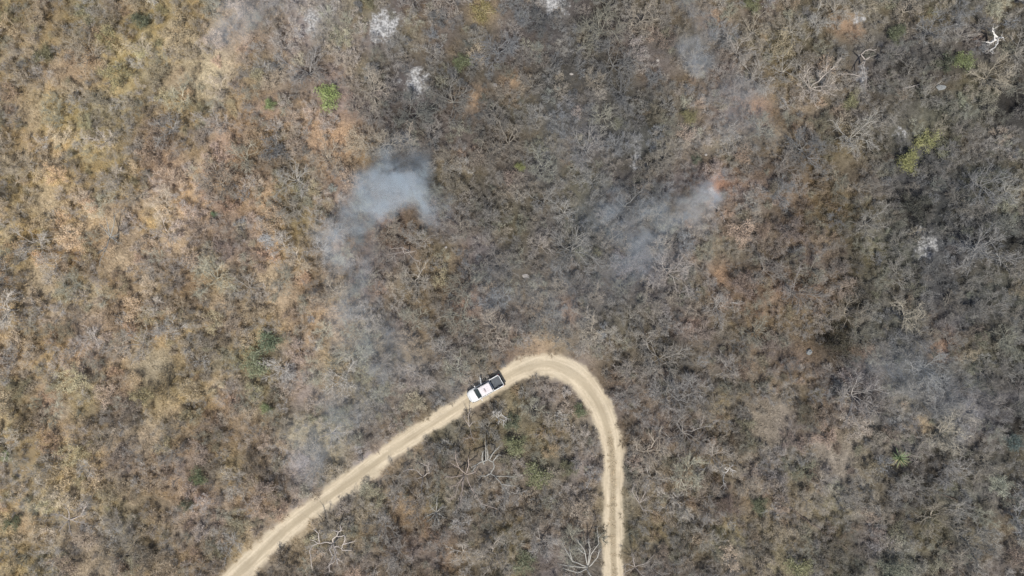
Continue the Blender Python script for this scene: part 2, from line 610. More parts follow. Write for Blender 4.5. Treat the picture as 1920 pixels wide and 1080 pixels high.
def build_truck():
    white = plain("white_paint", (0.60, 0.61, 0.60), 0.35, 0, 0.5, 0.10, 2.0, 0.3)
    roofm = plain("dusty_roof_paint", (0.55, 0.52, 0.525), 0.4, 0, 0.5, 0.06, 4.0, 0.2)
    glass = plain("tinted_glass", (0.022, 0.034, 0.036), 0.22, 0, 0.3)
    black = plain("black_plastic", (0.022, 0.023, 0.024), 0.6, 0, 0.4)
    liner = plain("bed_liner", (0.085, 0.094, 0.105), 0.75, 0, 0.3, 0.25, 3.0)
    rubber = plain("tyre_rubber", (0.02, 0.02, 0.02), 0.9)
    steel = plain("wheel_steel", (0.42, 0.43, 0.44), 0.35, 0.8)
    lamp = plain("headlamp_glass", (0.62, 0.66, 0.68), 0.15)
    red = plain("tail_lamp", (0.22, 0.03, 0.03), 0.25)
    pink = plain("beacon_plastic", (0.40, 0.345, 0.34), 0.4)
    inner = plain("doorway_dark", (0.05, 0.048, 0.046), 0.85)

    bx, by = w2(*TRUCK_PX, 1.1)
    root = link("pickup_truck", None, None, (bx, by, gh(bx, by) + 0.045), math.atan2(-0.49, -0.872), (1.0, 1.06, 1.0))
    root.empty_display_size = 0.5
    tag(root, "white double-cab pickup with dark open bed and an open door on the dirt track", "pickup truck")

    # ---- nose and cabin lower body: rings along x
    def ring(x, hw, zs, zb, zt, zc):
        h = [(0.0, zs), (hw * 0.90, zs), (hw * 0.985, zs + 0.10), (hw, (zs + zb) / 2), (hw * 0.975, zb), (hw * 0.915, zt), (hw * 0.62, zt + (zc - zt) * 0.75), (0.0, zc)]
        r = [(x, y, z) for y, z in h] + [(x, -y, z) for y, z in reversed(h[1:-1])]
        return r
    b = MB()
    b.loft([ring(2.66, 0.30, 0.46, 0.66, 0.72, 0.76), ring(2.58, 0.52, 0.44, 0.72, 0.81, 0.86), ring(2.45, 0.67, 0.42, 0.79, 0.89, 0.95), ring(2.26, 0.78, 0.40, 0.86, 0.97, 1.02),
            ring(2.05, 0.87, 0.40, 0.90, 1.01, 1.06), ring(1.55, 0.88, 0.40, 0.94, 1.06, 1.12), ring(1.30, 0.88, 0.40, 0.97, 1.09, 1.14),
            ring(0.6, 0.88, 0.38, 0.98, 1.10, 1.14), ring(-0.3, 0.88, 0.38, 0.98, 1.10, 1.14), ring(-0.93, 0.87, 0.40, 0.98, 1.10, 1.14)])
    link("body", b.mesh("body", white, True), root)
    # hood creases
    for s in (-1, 1):
        b = MB()
        b.tube([(1.52, s * 0.50, 1.112), (1.9, s * 0.47, 1.068), (2.38, s * 0.40, 0.992)], [0.018, 0.022, 0.012], 5)
        link("hood_crease", b.mesh("hood_crease", white, True), root)
    # cowl
    b = MB()
    b.box(1.42, 1.47, -0.66, 0.66, 1.10, 1.146)
    link("cowl", b.mesh("cowl", black), root)
    # greenhouse
    def gr(x, hw, z):
        return [(x, hw, z), (x, -hw, z)]
    b = MB()
    base = [(1.44, 0.70), (1.05, 0.775), (-0.90, 0.775), (-0.96, 0.72)]
    top = [(0.74, 0.58), (0.64, 0.63), (-0.89, 0.63), (-0.93, 0.58)]
    def outline(p, z, dz=0.0):
        return [(x, y, z) for x, y in p] + [(x, -y, z) for x, y in reversed(p)]
    b.loft([outline(base, 1.10), outline([((1 - t) * q[0] + t * r[0], (1 - t) * q[1] + t * r[1]) for q, r in zip(base, top) for t in (0.93,)], 1.665), outline(top, 1.705)])
    link("cabin", b.mesh("cabin", white, False), root)
    b = MB()
    rp = [(0.72, 0.42), (0.70, 0.54), (0.62, 0.60), (-0.86, 0.60), (-0.91, 0.54), (-0.925, 0.42)]
    rp2 = [(x * 0.93 - 0.005, y * 0.90) for x, y in rp]
    b.loft([outline(rp, 1.707), outline(rp2, 1.745)])
    roof = link("roof", b.mesh("roof", roofm, False), root)
    for y in (-0.26, 0.0, 0.26):
        b = MB()
        b.tube([(0.42, y, 1.748), (-0.60, y, 1.748)], [0.016, 0.016], 5)
        link("roof_rib", b.mesh("roof_rib", roofm, True), roof)
    b = MB()
    b.loft([[(0.02 + 0.12 * math.cos(t), 0.06 + 0.30 * math.sin(t), z) for t in (2 * math.pi * k / 12 for k in range(12))] for z in (1.75, 1.80)])
    b.loft([[(0.02 + 0.08 * math.cos(t), 0.06 + 0.24 * math.sin(t), z) for t in (2 * math.pi * k / 12 for k in range(12))] for z in (1.80, 1.835)])
    link("beacon", b.mesh("beacon", pink, True), roof)
    b = MB()
    b.tube([(0.36, -0.30, 1.75), (0.25, -0.30, 1.98), (0.10, -0.30, 2.12)], [0.010, 0.007, 0.005], 5)
    link("antenna", b.mesh("antenna", black), roof)

    # glass panes, set proud of the cabin shell
    def pane(name, pts, off, m=glass):
        p = [Vector(q) for q in pts]
        n = (p[1] - p[0]).cross(p[2] - p[0]).normalized()
        b = MB()
        b.loft([[q + n * (off - 0.02) for q in p], [q + n * off for q in p]])
        return link(name, b.mesh(name, m), root)

    def gpt(u, t, side):
        """point on the cabin side: u along x, t up"""
        return (u * (1 - t) + (u * 0.78 + (0.0)) * t, side * (0.775 + (0.63 - 0.775) * t), 1.10 + 0.605 * t)
    ws = [(1.43, 0.68, 1.115), (1.43, -0.68, 1.115), (0.765, -0.575, 1.678), (0.765, 0.575, 1.678)]
    pane("windshield", list(reversed(ws)), 0.022)
    rw = [(-0.954, 0.62, 1.20), (-0.954, -0.62, 1.20), (-0.935, -0.52, 1.62), (-0.935, 0.52, 1.62)]
    pane("rear_window", rw, 0.012)
    for s in (-1, 1):
        front = [gpt(1.10, 0.10, s), gpt(0.24, 0.10, s), gpt(0.24, 0.86, s), gpt(0.80, 0.86, s)]
        rear = [gpt(0.12, 0.10, s), gpt(-0.72, 0.10, s), gpt(-0.80, 0.86, s), gpt(0.12, 0.86, s)]
        for nm, q in (("side_window", front), ("side_window", rear)):
            if s == -1 and q is rear:
                # opening left by the open rear door: its shade is the dark panel below
                pass
            pane(nm, q if s == -1 else list(reversed(q)), 0.012)
    # right-hand side is y < 0 when the nose points to +x ; dark panel painted as the doorway's shaded recess
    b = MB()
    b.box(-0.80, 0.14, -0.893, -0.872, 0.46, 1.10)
    link("doorway_panel", b.mesh("doorway_panel", inner), root)
    # open rear door, hinged at the middle pillar
    door = link("rear_door", None, root, (0.17, -0.885, 0.0), math.radians(65))
    door.empty_display_size = 0.3
    b = MB()
    b.loft([[(x, y, 0.46), (x, y, 0.78), (x, y2, 1.08)] for x, y, y2 in ()] or
           [[(-0.02, -0.05, 0.48), (-0.98, -0.05, 0.48), (-0.98, 0.03, 0.48), (-0.02, 0.03, 0.48)],
            [(-0.02, -0.065, 0.80), (-1.02, -0.065, 0.80), (-1.02, 0.03, 0.80), (-0.02, 0.03, 0.80)],
            [(-0.02, -0.04, 1.10), (-1.02, -0.04, 1.10), (-1.02, 0.045, 1.10), (-0.02, 0.045, 1.10)]])
    link("door_panel", b.mesh("door_panel", white), door)
    b = MB()
    for pts in ([(-0.05, 0.0, 1.09), (-0.06, 0.10, 1.66)], [(-0.06, 0.10, 1.66), (-0.84, 0.10, 1.66)], [(-0.84, 0.10, 1.66), (-0.98, 0.0, 1.09)]):
        b.tube(pts, [0.035, 0.035], 6)
    link("window_frame", b.mesh("window_frame", white), door)
    b = MB()
    b.loft([[(-0.08, 0.00, 1.10), (-0.95, 0.00, 1.10), (-0.82, 0.095, 1.64), (-0.09, 0.095, 1.64)], [(-0.08, 0.012, 1.10), (-0.95, 0.012, 1.10), (-0.82, 0.107, 1.64), (-0.09, 0.107, 1.64)]])
    link("door_glass", b.mesh("door_glass", glass), door)
    b = MB()
    b.box(-0.93, -0.78, -0.095, -0.062, 0.88, 0.92)
    link("door_handle", b.mesh("door_handle", black), door)
    # ---- bed: two sides, headboard, floor, tailgate
    for s in (-1, 1):
        b = MB()
        o_, i_ = 0.875 * s, 0.70 * s
        b.loft([[(x, s * 0.80, 0.46), (x, s * 0.865, 0.55), (x, s * 0.875, 0.80), (x, s * 0.845, 1.06), (x, s * 0.82, 1.125), (x, s * 0.735, 1.13), (x, s * 0.715, 1.09), (x, s * 0.71, 0.60)]
                for x in (-0.97, -1.4, -2.0, -2.52)])
        link("bed_side", b.mesh("bed_side", white), root)
    b = MB()
    b.box(-1.07, -0.985, -0.708, 0.708, 0.60, 1.125)
    link("headboard", b.mesh("headboard", white), root)
    b = MB()
    b.box(-2.51, -1.072, -0.706, 0.706, 0.56, 0.62)
    fl = link("bed_floor", b.mesh("bed_floor", liner), root)
    for k in range(7):
        b = MB()
        y = -0.6 + 0.2 * k
        b.box(-2.48, -1.09, y - 0.035, y + 0.035, 0.622, 0.645)
        link("floor_rib", b.mesh("floor_rib", liner), fl)
    for s in (-1, 1):
        b = MB()
        b.loft([[(-1.82 + 0.33 * math.cos(t), s * y, 0.62 + 0.24 * math.sin(t)) for t in (math.pi * k / 8 for k in range(9))] for y in (0.56, 0.705)])
        link("wheel_box", b.mesh("wheel_box", liner), root)
    b = MB()
    b.loft([[(-2.53, y, 0.55), (-2.60, y, 0.56), (-2.62, y, 0.85), (-2.60, y, 1.12), (-2.53, y, 1.125)] for y in (-0.70, 0.70)])
    tg = link("tailgate", b.mesh("tailgate", white), root)
    b = MB()
    b.box(-2.64, -2.615, -0.12, 0.12, 0.92, 0.98)
    link("tailgate_handle", b.mesh("tailgate_handle", black), tg)
    for s in (-1, 1):
        b = MB()
        b.box(-2.60, -2.525, min(s * 0.72, s * 0.855), max(s * 0.72, s * 0.855), 0.74, 1.08)
        link("tail_light", b.mesh("tail_light", red), root)
    b = MB()
    b.loft([[(-2.60, y, 0.44), (-2.80, y, 0.46), (-2.80, y, 0.60), (-2.60, y, 0.60)] for y in (-0.84, -0.6, 0.6, 0.84)])
    link("rear_bumper", b.mesh("rear_bumper", black), root)
    b = MB()
    b.loft([[(x, y, z) for x, z in ((2.45 - abs(y) * 0.22, 0.40), (2.70 - abs(y) ** 2 * 0.42, 0.42), (2.72 - abs(y) ** 2 * 0.42, 0.60), (2.48 - abs(y) * 0.26, 0.62))] for y in (-0.86, -0.6, -0.2, 0.2, 0.6, 0.86)])
    link("front_bumper", b.mesh("front_bumper", black, False), root)
    b = MB()
    b.box(2.60, 2.66, -0.36, 0.36, 0.58, 0.72)
    link("grille", b.mesh("grille", black), root)
    for s in (-1, 1):
        b = MB()
        b.loft([[(2.63, s * 0.46, 0.68), (2.63, s * 0.46, 0.78), (2.58, s * 0.46, 0.85)], [(2.42, s * 0.75, 0.72), (2.42, s * 0.75, 0.84), (2.36, s * 0.74, 0.92)]])
        link("headlight", b.mesh("headlight", lamp), root)
        b = MB()
        b.loft([[(1.06 + dx, s * y, z) for dx, z in ((-0.05, 1.08), (0.06, 1.08), (0.07, 1.22), (-0.05, 1.24))] for y in (0.90, 1.08)])
        mr = link("wing_mirror", b.mesh("wing_mirror", white), root)
        b = MB()
        b.tube([(1.08, s * 0.83, 1.10), (1.08, s * 0.92, 1.12)], [0.025, 0.022], 6)
        link("mirror_arm", b.mesh("mirror_arm", black), mr)
        for nm, x0 in (("door_handle", 0.32), ("door_handle", -0.62)):
            if s == -1 and x0 < 0:
                continue
            b = MB()
            b.box(x0, x0 + 0.16, min(s * 0.885, s * 0.905), max(s * 0.885, s * 0.905), 0.90, 0.935)
            link(nm, b.mesh(nm, black), root)
    # wheels
    tm, rm, am = None, None, None
    for x in (1.72, -1.82):
        for s in (-1, 1):
            if tm is None:
                prof = [(0.20, -0.11), (0.33, -0.125), (0.365, -0.09), (0.375, 0.0), (0.365, 0.09), (0.33, 0.125), (0.20, 0.11)]
                t = MB()
                k = 20
                rings = [[(r * math.cos(a), y, r * math.sin(a)) for r, y in prof] for a in (2 * math.pi * i / k for i in range(k))]
                rings.append(rings[0])
                t.loft(rings, True, False)
                tm = t.mesh("tyre", rubber, True)
                t = MB()
                for i in range(6):
                    a = 2 * math.pi * i / 6
                    c, s_ = math.cos(a), math.sin(a)
                    t.loft([[(q * c - w * s_, y, q * s_ + w * c) for q, w, y in ((0.04, -0.05, 0.10), (0.04, 0.05, 0.10), (0.04, 0.05, 0.06), (0.04, -0.05, 0.06))],
                            [(q * c - w * s_, y, q * s_ + w * c) for q, w, y in ((0.215, -0.03, 0.10), (0.215, 0.03, 0.10), (0.215, 0.03, 0.06), (0.215, -0.03, 0.06))]])
                t.loft([[(r * math.cos(a), y, r * math.sin(a)) for a in (2 * math.pi * i / 14 for i in range(14))] for r, y in ((0.07, 0.05), (0.06, 0.118))])
                t.loft([[(r * math.cos(a), y, r * math.sin(a)) for a in (2 * math.pi * i / 20 for i in range(20))] for r, y in ((0.215, 0.11), (0.20, 0.02))], True, False)
                rm = t.mesh("rim", steel)
                t = MB()
                rr = []
                for i in range(13):
                    a = math.radians(-8) + math.radians(196) * i / 12
                    rr.append([(r * math.cos(a), y, r * math.sin(a)) for r, y in ((0.42, -0.03), (0.49, -0.02), (0.49, 0.035), (0.42, 0.03))])
                t.loft(rr)
                am = t.mesh("wheel_arch", black)
            w = link("wheel", None, root, (x, s * 0.80, 0.375), 0 if s == 1 else math.pi)
            w.empty_display_size = 0.2
            link("tyre", tm, w)
            link("rim", rm, w)
            link("wheel_arch", am, root, (x, s * 0.875, 0.40))
    # undercarriage closes the gap below the bed
    b = MB()
    b.box(-2.45, 2.2, -0.55, 0.55, 0.30, 0.42)
    link("chassis", b.mesh("chassis", black), root)
    return root


build_truck()


# ------------------------------------------------------------------ plants: prototypes
def rdir(d, spread, rng, up=0.0):
    v = Vector((d.x + rng.gauss(0, spread), d.y + rng.gauss(0, spread), d.z + rng.gauss(0, spread * 0.8) + up))
    return v.normalized()


def wander(p, d, length, n, wob, rng, up=0.0):
    pts = [Vector(p)]
    d = Vector(d)
    for _ in range(n):
        d = rdir(d, wob, rng, up)
        pts.append(pts[-1] + d * (length / n))
    return pts, d


def gen_bare_tree(seed, R, H, limbs=6, dense=1.0, leaf=0, leaf_size=0.10, twig_w=0.030, trunk_h=0.7, rad=0.075):
    """bare, spreading, many-stemmed tree: returns (trunk builder, crown builder, leaf builder)"""
    rng = random.Random(seed)
    T, C, LF = MB(), MB(), MB()
    base, d0 = wander((0, 0, -0.15), (rng.gauss(0, .12), rng.gauss(0, .12), 1), trunk_h + 0.15, 2, 0.10, rng)
    T.tube(base, [rad * 1.5, rad * 1.2, rad], 6)
    tips = []
    a0 = rng.random() * 6.28
    for i in range(limbs):
        a = a0 + 6.283 * i / limbs + rng.gauss(0, 0.25)
        el = math.radians(rng.uniform(28, 68))
        d = Vector((math.cos(a) * math.cos(el), math.sin(a) * math.cos(el), math.sin(el)))
        ln = min(R * rng.uniform(0.85, 1.1) / max(math.cos(el), 0.62), (H - trunk_h) * 1.25) * 0.72
        r0 = rad * rng.uniform(0.6, 0.85)
        pts, dd = wander(base[-1], d, ln, 5, 0.17, rng, 0.02)
        T.tube(pts, [r0, r0 * .8, r0 * .62, r0 * .48, r0 * .36, r0 * .24], 4)
        for j in range(int(7 * dense)):
            t = rng.uniform(0.22, 1.0)
            k = min(int(t * 5), 4)
            p = pts[k].lerp(pts[k + 1], t * 5 - k)
            ld = (pts[k + 1] - pts[k]).normalized()
            bd = rdir(ld, 0.55, rng, 0.08)
            bl = ln * rng.uniform(0.32, 0.62) * (1.15 - 0.45 * t)
            bp, bd2 = wander(p, bd, bl, 3, 0.22, rng, 0.03)
            T.tube(bp, [0.028, 0.023, 0.018, 0.010], 3, False)
            for q in range(int(7 * dense)):
                t2 = rng.uniform(0.15, 1.0)
                k2 = min(int(t2 * 3), 2)
                p2 = bp[k2].lerp(bp[k2 + 1], t2 * 3 - k2)
                td = rdir((bp[k2 + 1] - bp[k2]).normalized(), 0.6, rng, 0.05)
                tl = R * rng.uniform(0.16, 0.36)
                tp, td2 = wander(p2, td, tl, 2, 0.28, rng, 0.0)
                C.ribbon(tp, twig_w, twig_w * 0.5, rng)
                tips.append(tp)
                for _ in range(3 if dense > 0.9 else 2):
                    p3 = tp[0].lerp(tp[2], rng.uniform(0.2, 0.95))
                    e = rdir(td2, 0.8, rng, 0.0)
                    C.ribbon([p3, p3 + e * R * rng.uniform(0.07, 0.19)], twig_w * 0.75, twig_w * 0.4, rng)
    add_leaves(LF, tips, leaf, leaf_size, rng)
    return T, C, LF


def add_leaves(LF, tips, count, size, rng, jitter=0.16, flat=0.7):
    for _ in range(count):
        tp = rng.choice(tips)
        p = tp[0].lerp(tp[-1], rng.random()) + Vector((rng.gauss(0, jitter), rng.gauss(0, jitter), rng.gauss(0, jitter * 0.7)))
        n = Vector((rng.gauss(0, 1), rng.gauss(0, 1), rng.gauss(0, 1) + flat)).normalized()
        u = n.cross(Vector((rng.gauss(0, 1), rng.gauss(0, 1), rng.gauss(0, 1))))
        if u.length < 1e-3:
            continue
        u.normalize()
        w = n.cross(u)
        a = size * rng.uniform(0.6, 1.4)
        b_ = a * rng.uniform(0.45, 0.8)
        LF.quad(p - u * a * 0.5, p - w * b_ * 0.5, p + u * a * 0.5, p + w * b_ * 0.5)


def merge(dst, src):
    n = len(dst.v)
    dst.v += src.v
    dst.f += [tuple(i + n for i in q) for q in src.f]


PROTO = {"bare": [], "leafy": [], "bush": [], "grass": [], "green": []}
for k in range(6):
    R = (2.3, 2.7, 2.0, 2.5, 2.9, 2.2)[k]
    H = (4.2, 5.2, 3.8, 4.8, 5.6, 4.6)[k]
    T, C, LF = gen_bare_tree(100 + k, R, H, (6, 7, 5, 7, 7, 6)[k], (1.0, 1.1, 1.0, .95, 1.1, 1.15)[k])
    PROTO["bare"].append((R, T.mesh("trunk", MAT_BARK), C.mesh("crown", MAT_TWIG)))
for k in range(5):
    R = (1.7, 1.5, 1.9, 1.4, 1.6)[k]
    H = (2.4, 2.0, 2.7, 1.9, 2.2)[k]
    T, C, LF = gen_bare_tree(200 + k, R, H, 6, 0.8, (1900, 1500, 2100, 1250, 1700)[k], 0.10, 0.022, 0.25, 0.05)
    cm = bpy.data.meshes.new("crown")
    nv = len(C.v)
    cm.from_pydata(C.v + LF.v, [], C.f + [tuple(i + nv for i in q) for q in LF.f])
    cm.materials.append(MAT_TWIG)
    cm.materials.append(MAT_DRYLEAF)
    cm.polygons.foreach_set("material_index", [0] * len(C.f) + [1] * len(LF.f))
    PROTO["leafy"].append((R, T.mesh("trunk", MAT_BARK), cm))
# small bushes used only in the uncountable undergrowth
BUSH_MESH = []
for k in range(6):
    rng = random.Random(300 + k)
    twiggy = k % 2 == 0
    R = 1.0
    T, C, LF = gen_bare_tree(300 + k, R, 1.3, 6, 0.72, 220 if twiggy else 950, 0.088, 0.024, 0.1, 0.03)
    merge(C, T)
    cm = bpy.data.meshes.new("bush")
    nv = len(C.v)
    cm.from_pydata(C.v + LF.v, [], C.f + [tuple(i + nv for i in q) for q in LF.f])
    cm.materials.append(MAT_TWIG)
    cm.materials.append(MAT_DRYLEAF)
    cm.polygons.foreach_set("material_index", [0] * len(C.f) + [1] * len(LF.f))
    BUSH_MESH.append(cm)
GRASS_MESH = []
for k in range(4):
    rng = random.Random(400 + k)
    g = MB()
    for _ in range(70):
        a = rng.random() * 6.283
        r = rng.random() ** 0.6 * 0.35
        p = Vector((r * math.cos(a), r * math.sin(a), -0.02))
        d = Vector((math.cos(a + rng.gauss(0, .6)), math.sin(a + rng.gauss(0, .6)), rng.uniform(0.5, 1.6))).normalized()
        l = rng.uniform(0.25, 0.6)
        q = p + d * l * 0.6
        e = q + Vector((d.x, d.y, d.z - 0.8)).normalized() * l * 0.5
        g.ribbon([p, q, e], 0.035, 0.008, rng)
    GRASS_MESH.append(g.mesh("tuft", MAT_STRAW))

# ------------------------------------------------------------------ landmarks used to place and to describe things
LANDMARKS = [  # phrase, px, py
    ("the white pickup", 911, 729), ("the track bend's top", 1035, 683), ("the thick smoke plume", 735, 350), ("the wide thin smoke patch", 1180, 440),
    ("the bright green shrub", 622, 185), ("the dark green bush", 487, 662), ("the yellow-green bush", 1715, 285), ("the spiky yucca", 1690, 862),
    ("the forked dead tree", 1868, 70), ("the crooked dead tree", 622, 1018), ("the big grey dead tree", 915, 865),
    ("the bright ash patch", 722, 50), ("the speckled ash patch", 1735, 460), ("the pale grass opening", 395, 140),
    ("the orange grass opening", 640, 262), ("the fallen diagonal log", 1535, 990), ("the top left corner", 0, 0), ("the bottom left corner", 0, 1080),
    ("the top right corner", 1920, 0), ("the bottom right corner", 1920, 1080), ("the left edge's middle", 0, 540), ("the right edge's middle", 1920, 540),
    ("the track's bottom left end", 450, 1075), ("the track's bottom right end", 1150, 1075), ("the orange clearing", 1350, 350),
    ("the pale smoke wisp", 1310, 85), ("the starburst dead tree", 145, 965), ("the top edge's middle", 960, 0),
    ("the lower right smoke", 1760, 735), ("the upper right ash streak", 1615, 150),
]
USED_LABELS = set()


ONES = "zero one two three four five six seven eight nine ten eleven twelve thirteen fourteen fifteen sixteen seventeen eighteen nineteen".split()


def in_words(n):
    if n < 20:
        return ONES[n]
    return ("twenty", "thirty", "forty")[n // 10 - 2] + ("-" + ONES[n % 10] if n % 10 else "")


def make_label(head, px, py):
    """look of the plant, then its place counted in metres from the nearest landmark"""
    d, ph, dx, dy = min((math.hypot(px - lx, py - ly), ph, px - lx, py - ly) for ph, lx, ly in LANDMARKS)
    a, b = round(abs(dx) * M_PX), round(abs(dy) * M_PX)
    for extra in range(9):
        hz = "%s %s" % (in_words(a), "left" if dx < 0 else "right")
        vt = "%s metres %s" % (in_words(b), "above" if dy < 0 else "below")
        if a == 0:
            s = "%s %s %s" % (head, vt, ph)
        elif b == 0:
            s = "%s %s metres %s of %s" % (head, in_words(a), "left" if dx < 0 else "right", ph)
        else:
            s = "%s %s and %s %s" % (head, hz, vt, ph)
        if s not in USED_LABELS:
            break
        if extra % 2:
            a += 1
        else:
            b += 1
    USED_LABELS.add(s)
    return s


# ------------------------------------------------------------------ named plants with their own places
OCC = []          # x, y, radius: taken by something with a place of its own (keep big crowns off it)


def place_tree(name, root_label, cat, group, protos, k, x, y, scale, tint, rz=None, zs=1.0):
    R, tm, cm = protos[k]
    root = link(name, None, None, (x, y, gh(x, y)), RNG.random() * 6.283 if rz is None else rz, (scale, scale, scale * zs))
    root.empty_display_size = 0.5
    tag(root, root_label, cat, group)
    t = link("trunk", tm, root)
    c = link("crown", cm, root)
    t["tint"] = [float(q) for q in tint]
    c["tint"] = [float(q) for q in tint]
    return root


# green bushes: px, py, radius px, sRGB, label
GREEN_MESH = []
for k in range(3):
    rng = random.Random(500 + k)
    T, C, LF = gen_bare_tree(500 + k, 1.0, 1.5, 6, 0.7, (1700, 1400, 2000)[k], 0.085, 0.016, 0.2, 0.04)
    cm = bpy.data.meshes.new("crown")
    nv = len(C.v)
    cm.from_pydata(C.v + LF.v, [], C.f + [tuple(i + nv for i in q) for q in LF.f])
    cm.materials.append(MAT_TWIG)
    cm.materials.append(MAT_GREEN)
    cm.polygons.foreach_set("material_index", [0] * len(C.f) + [1] * len(LF.f))
    PROTO["green"].append((1.0, T.mesh("trunk", MAT_BARK), cm))

GREENS = [
    (622, 185, 26, (150, 170, 70), "bright lime green leafy shrub beside grey bare scrub, upper left", "shrub"),
    (500, 195, 14, (140, 160, 80), "small lime green shrub left of the larger bright green one", "shrub"),
    (500, 640, 25, (116, 132, 92), "dark green bushy tree standing in golden scrub left of centre", "tree"),
    (472, 680, 28, (138, 146, 100), "sunlit lower left of the dark green tree, a bush coloured paler", "shrub"),  # same green tree: sunlit lower left painted paler than its shaded upper right
    (1735, 270, 24, (150, 150, 72), "yellow-green bush at the upper right among grey trees", "shrub"),
    (1700, 300, 25, (142, 142, 66), "yellow-green bush just below-left of its yellow-green twin, upper right", "shrub"),
    (1813, 112, 20, (132, 146, 76), "light green shrub below the white forked dead tree, top right", "shrub"),
    (1782, 120, 20, (84, 92, 66), "dark olive bush left of the light green shrub, top right", "shrub"),
    (497, 765, 13, (136, 150, 86), "small green shrub below the dark green tree", "shrub"),
    (367, 893, 18, (112, 126, 76), "dull green shrub in brown scrub, lower left", "shrub"),
    (5, 862, 13, (140, 160, 90), "green shrub cut by the left edge of the photo", "shrub"),
    (963, 838, 24, (138, 142, 88), "soft green shrub inside the track loop, right of the grey dead tree", "shrub"),
    (1001, 893, 26, (134, 138, 82), "olive green bush inside the track loop, largest of the green ones there", "shrub"),
    (960, 800, 20, (104, 112, 78), "dull dark green shrub inside the loop, nearest the track bend", "shrub"),
    (975, 312, 12, (140, 146, 66), "tiny yellow-green shrub in grey scrub near the top centre", "shrub"),
    (867, 112, 18, (112, 122, 74), "dull green shrub in dark grey scrub, top centre left", "shrub"),
    (910, 24, 26, (150, 134, 62), "mustard yellow bush at the top edge, centre left", "shrub"),
    (80, 105, 22, (128, 122, 76), "olive shrub in golden scrub near the top left corner", "shrub"),
    (1415, 8, 18, (124, 128, 74), "olive green bush touching the top edge, right of centre", "shrub"),
    (395, 402, 8, (110, 142, 92), "tiny green sprig amid golden scrub, left of the smoke", "shrub"),
    (1420, 948, 20, (112, 118, 80), "olive green shrub near the upper end of the fallen log", "shrub"),
    (1492, 1068, 26, (140, 140, 84), "yellowish olive bush at the bottom edge, right of the track", "shrub"),
    (20, 975, 18, (112, 120, 76), "dull green low shrub by the left edge, near the bottom", "shrub"),
    (262, 40, 20, (112, 118, 82), "grey-green shrub near the top edge, above the golden scrub", "shrub"),
    (1085, 770, 14, (108, 122, 76), "small green shrub against the inner edge of the track bend", "shrub"),
    (1060, 880, 20, (118, 116, 78), "olive shrub between the green bushes and the track's straight leg", "shrub"),
    (1680, 60, 20, (104, 112, 76), "dark green low bush in the upper right scrub below a rusty shrub", "shrub"),
    (1595, 195, 16, (138, 136, 84), "olive yellow shrub at the lower end of the grey ash streak", "shrub"),
    (350, 945, 16, (108, 112, 80), "dark olive shrub below the dull green shrub, lower left", "shrub"),
    (1905, 830, 18, (100, 122, 116), "blue-green shrub at the right edge, lower half", "shrub"),
    (985, 1060, 24, (118, 124, 86), "dull green bush at the bottom edge inside the track loop", "shrub"),
    (1310, 300, 12, (100, 108, 84), "dark grey-green shrub beside the single white stone", "shrub"),
    (1290, 220, 18, (140, 132, 76), "mustard shrub left of the faint smoke, upper centre right", "shrub"),
]
for i, (px, py, r, c, lab, cat) in enumerate(GREENS):
    x, y = w2(px, py, 1.2)
    s = r * M_PX * 1.0
    place_tree("green_shrub" if cat == "shrub" else "green_tree", lab, cat, "green leafy bushes in the dry scrub", PROTO["green"], i % 3, x, y, s,
               np.array(L3(*c)) * 0.55 + np.array(L3(*c)).mean() * 0.32, None, 0.85 if s > 1.5 else 1.0)
    OCC.append((x, y, s * 1.05))


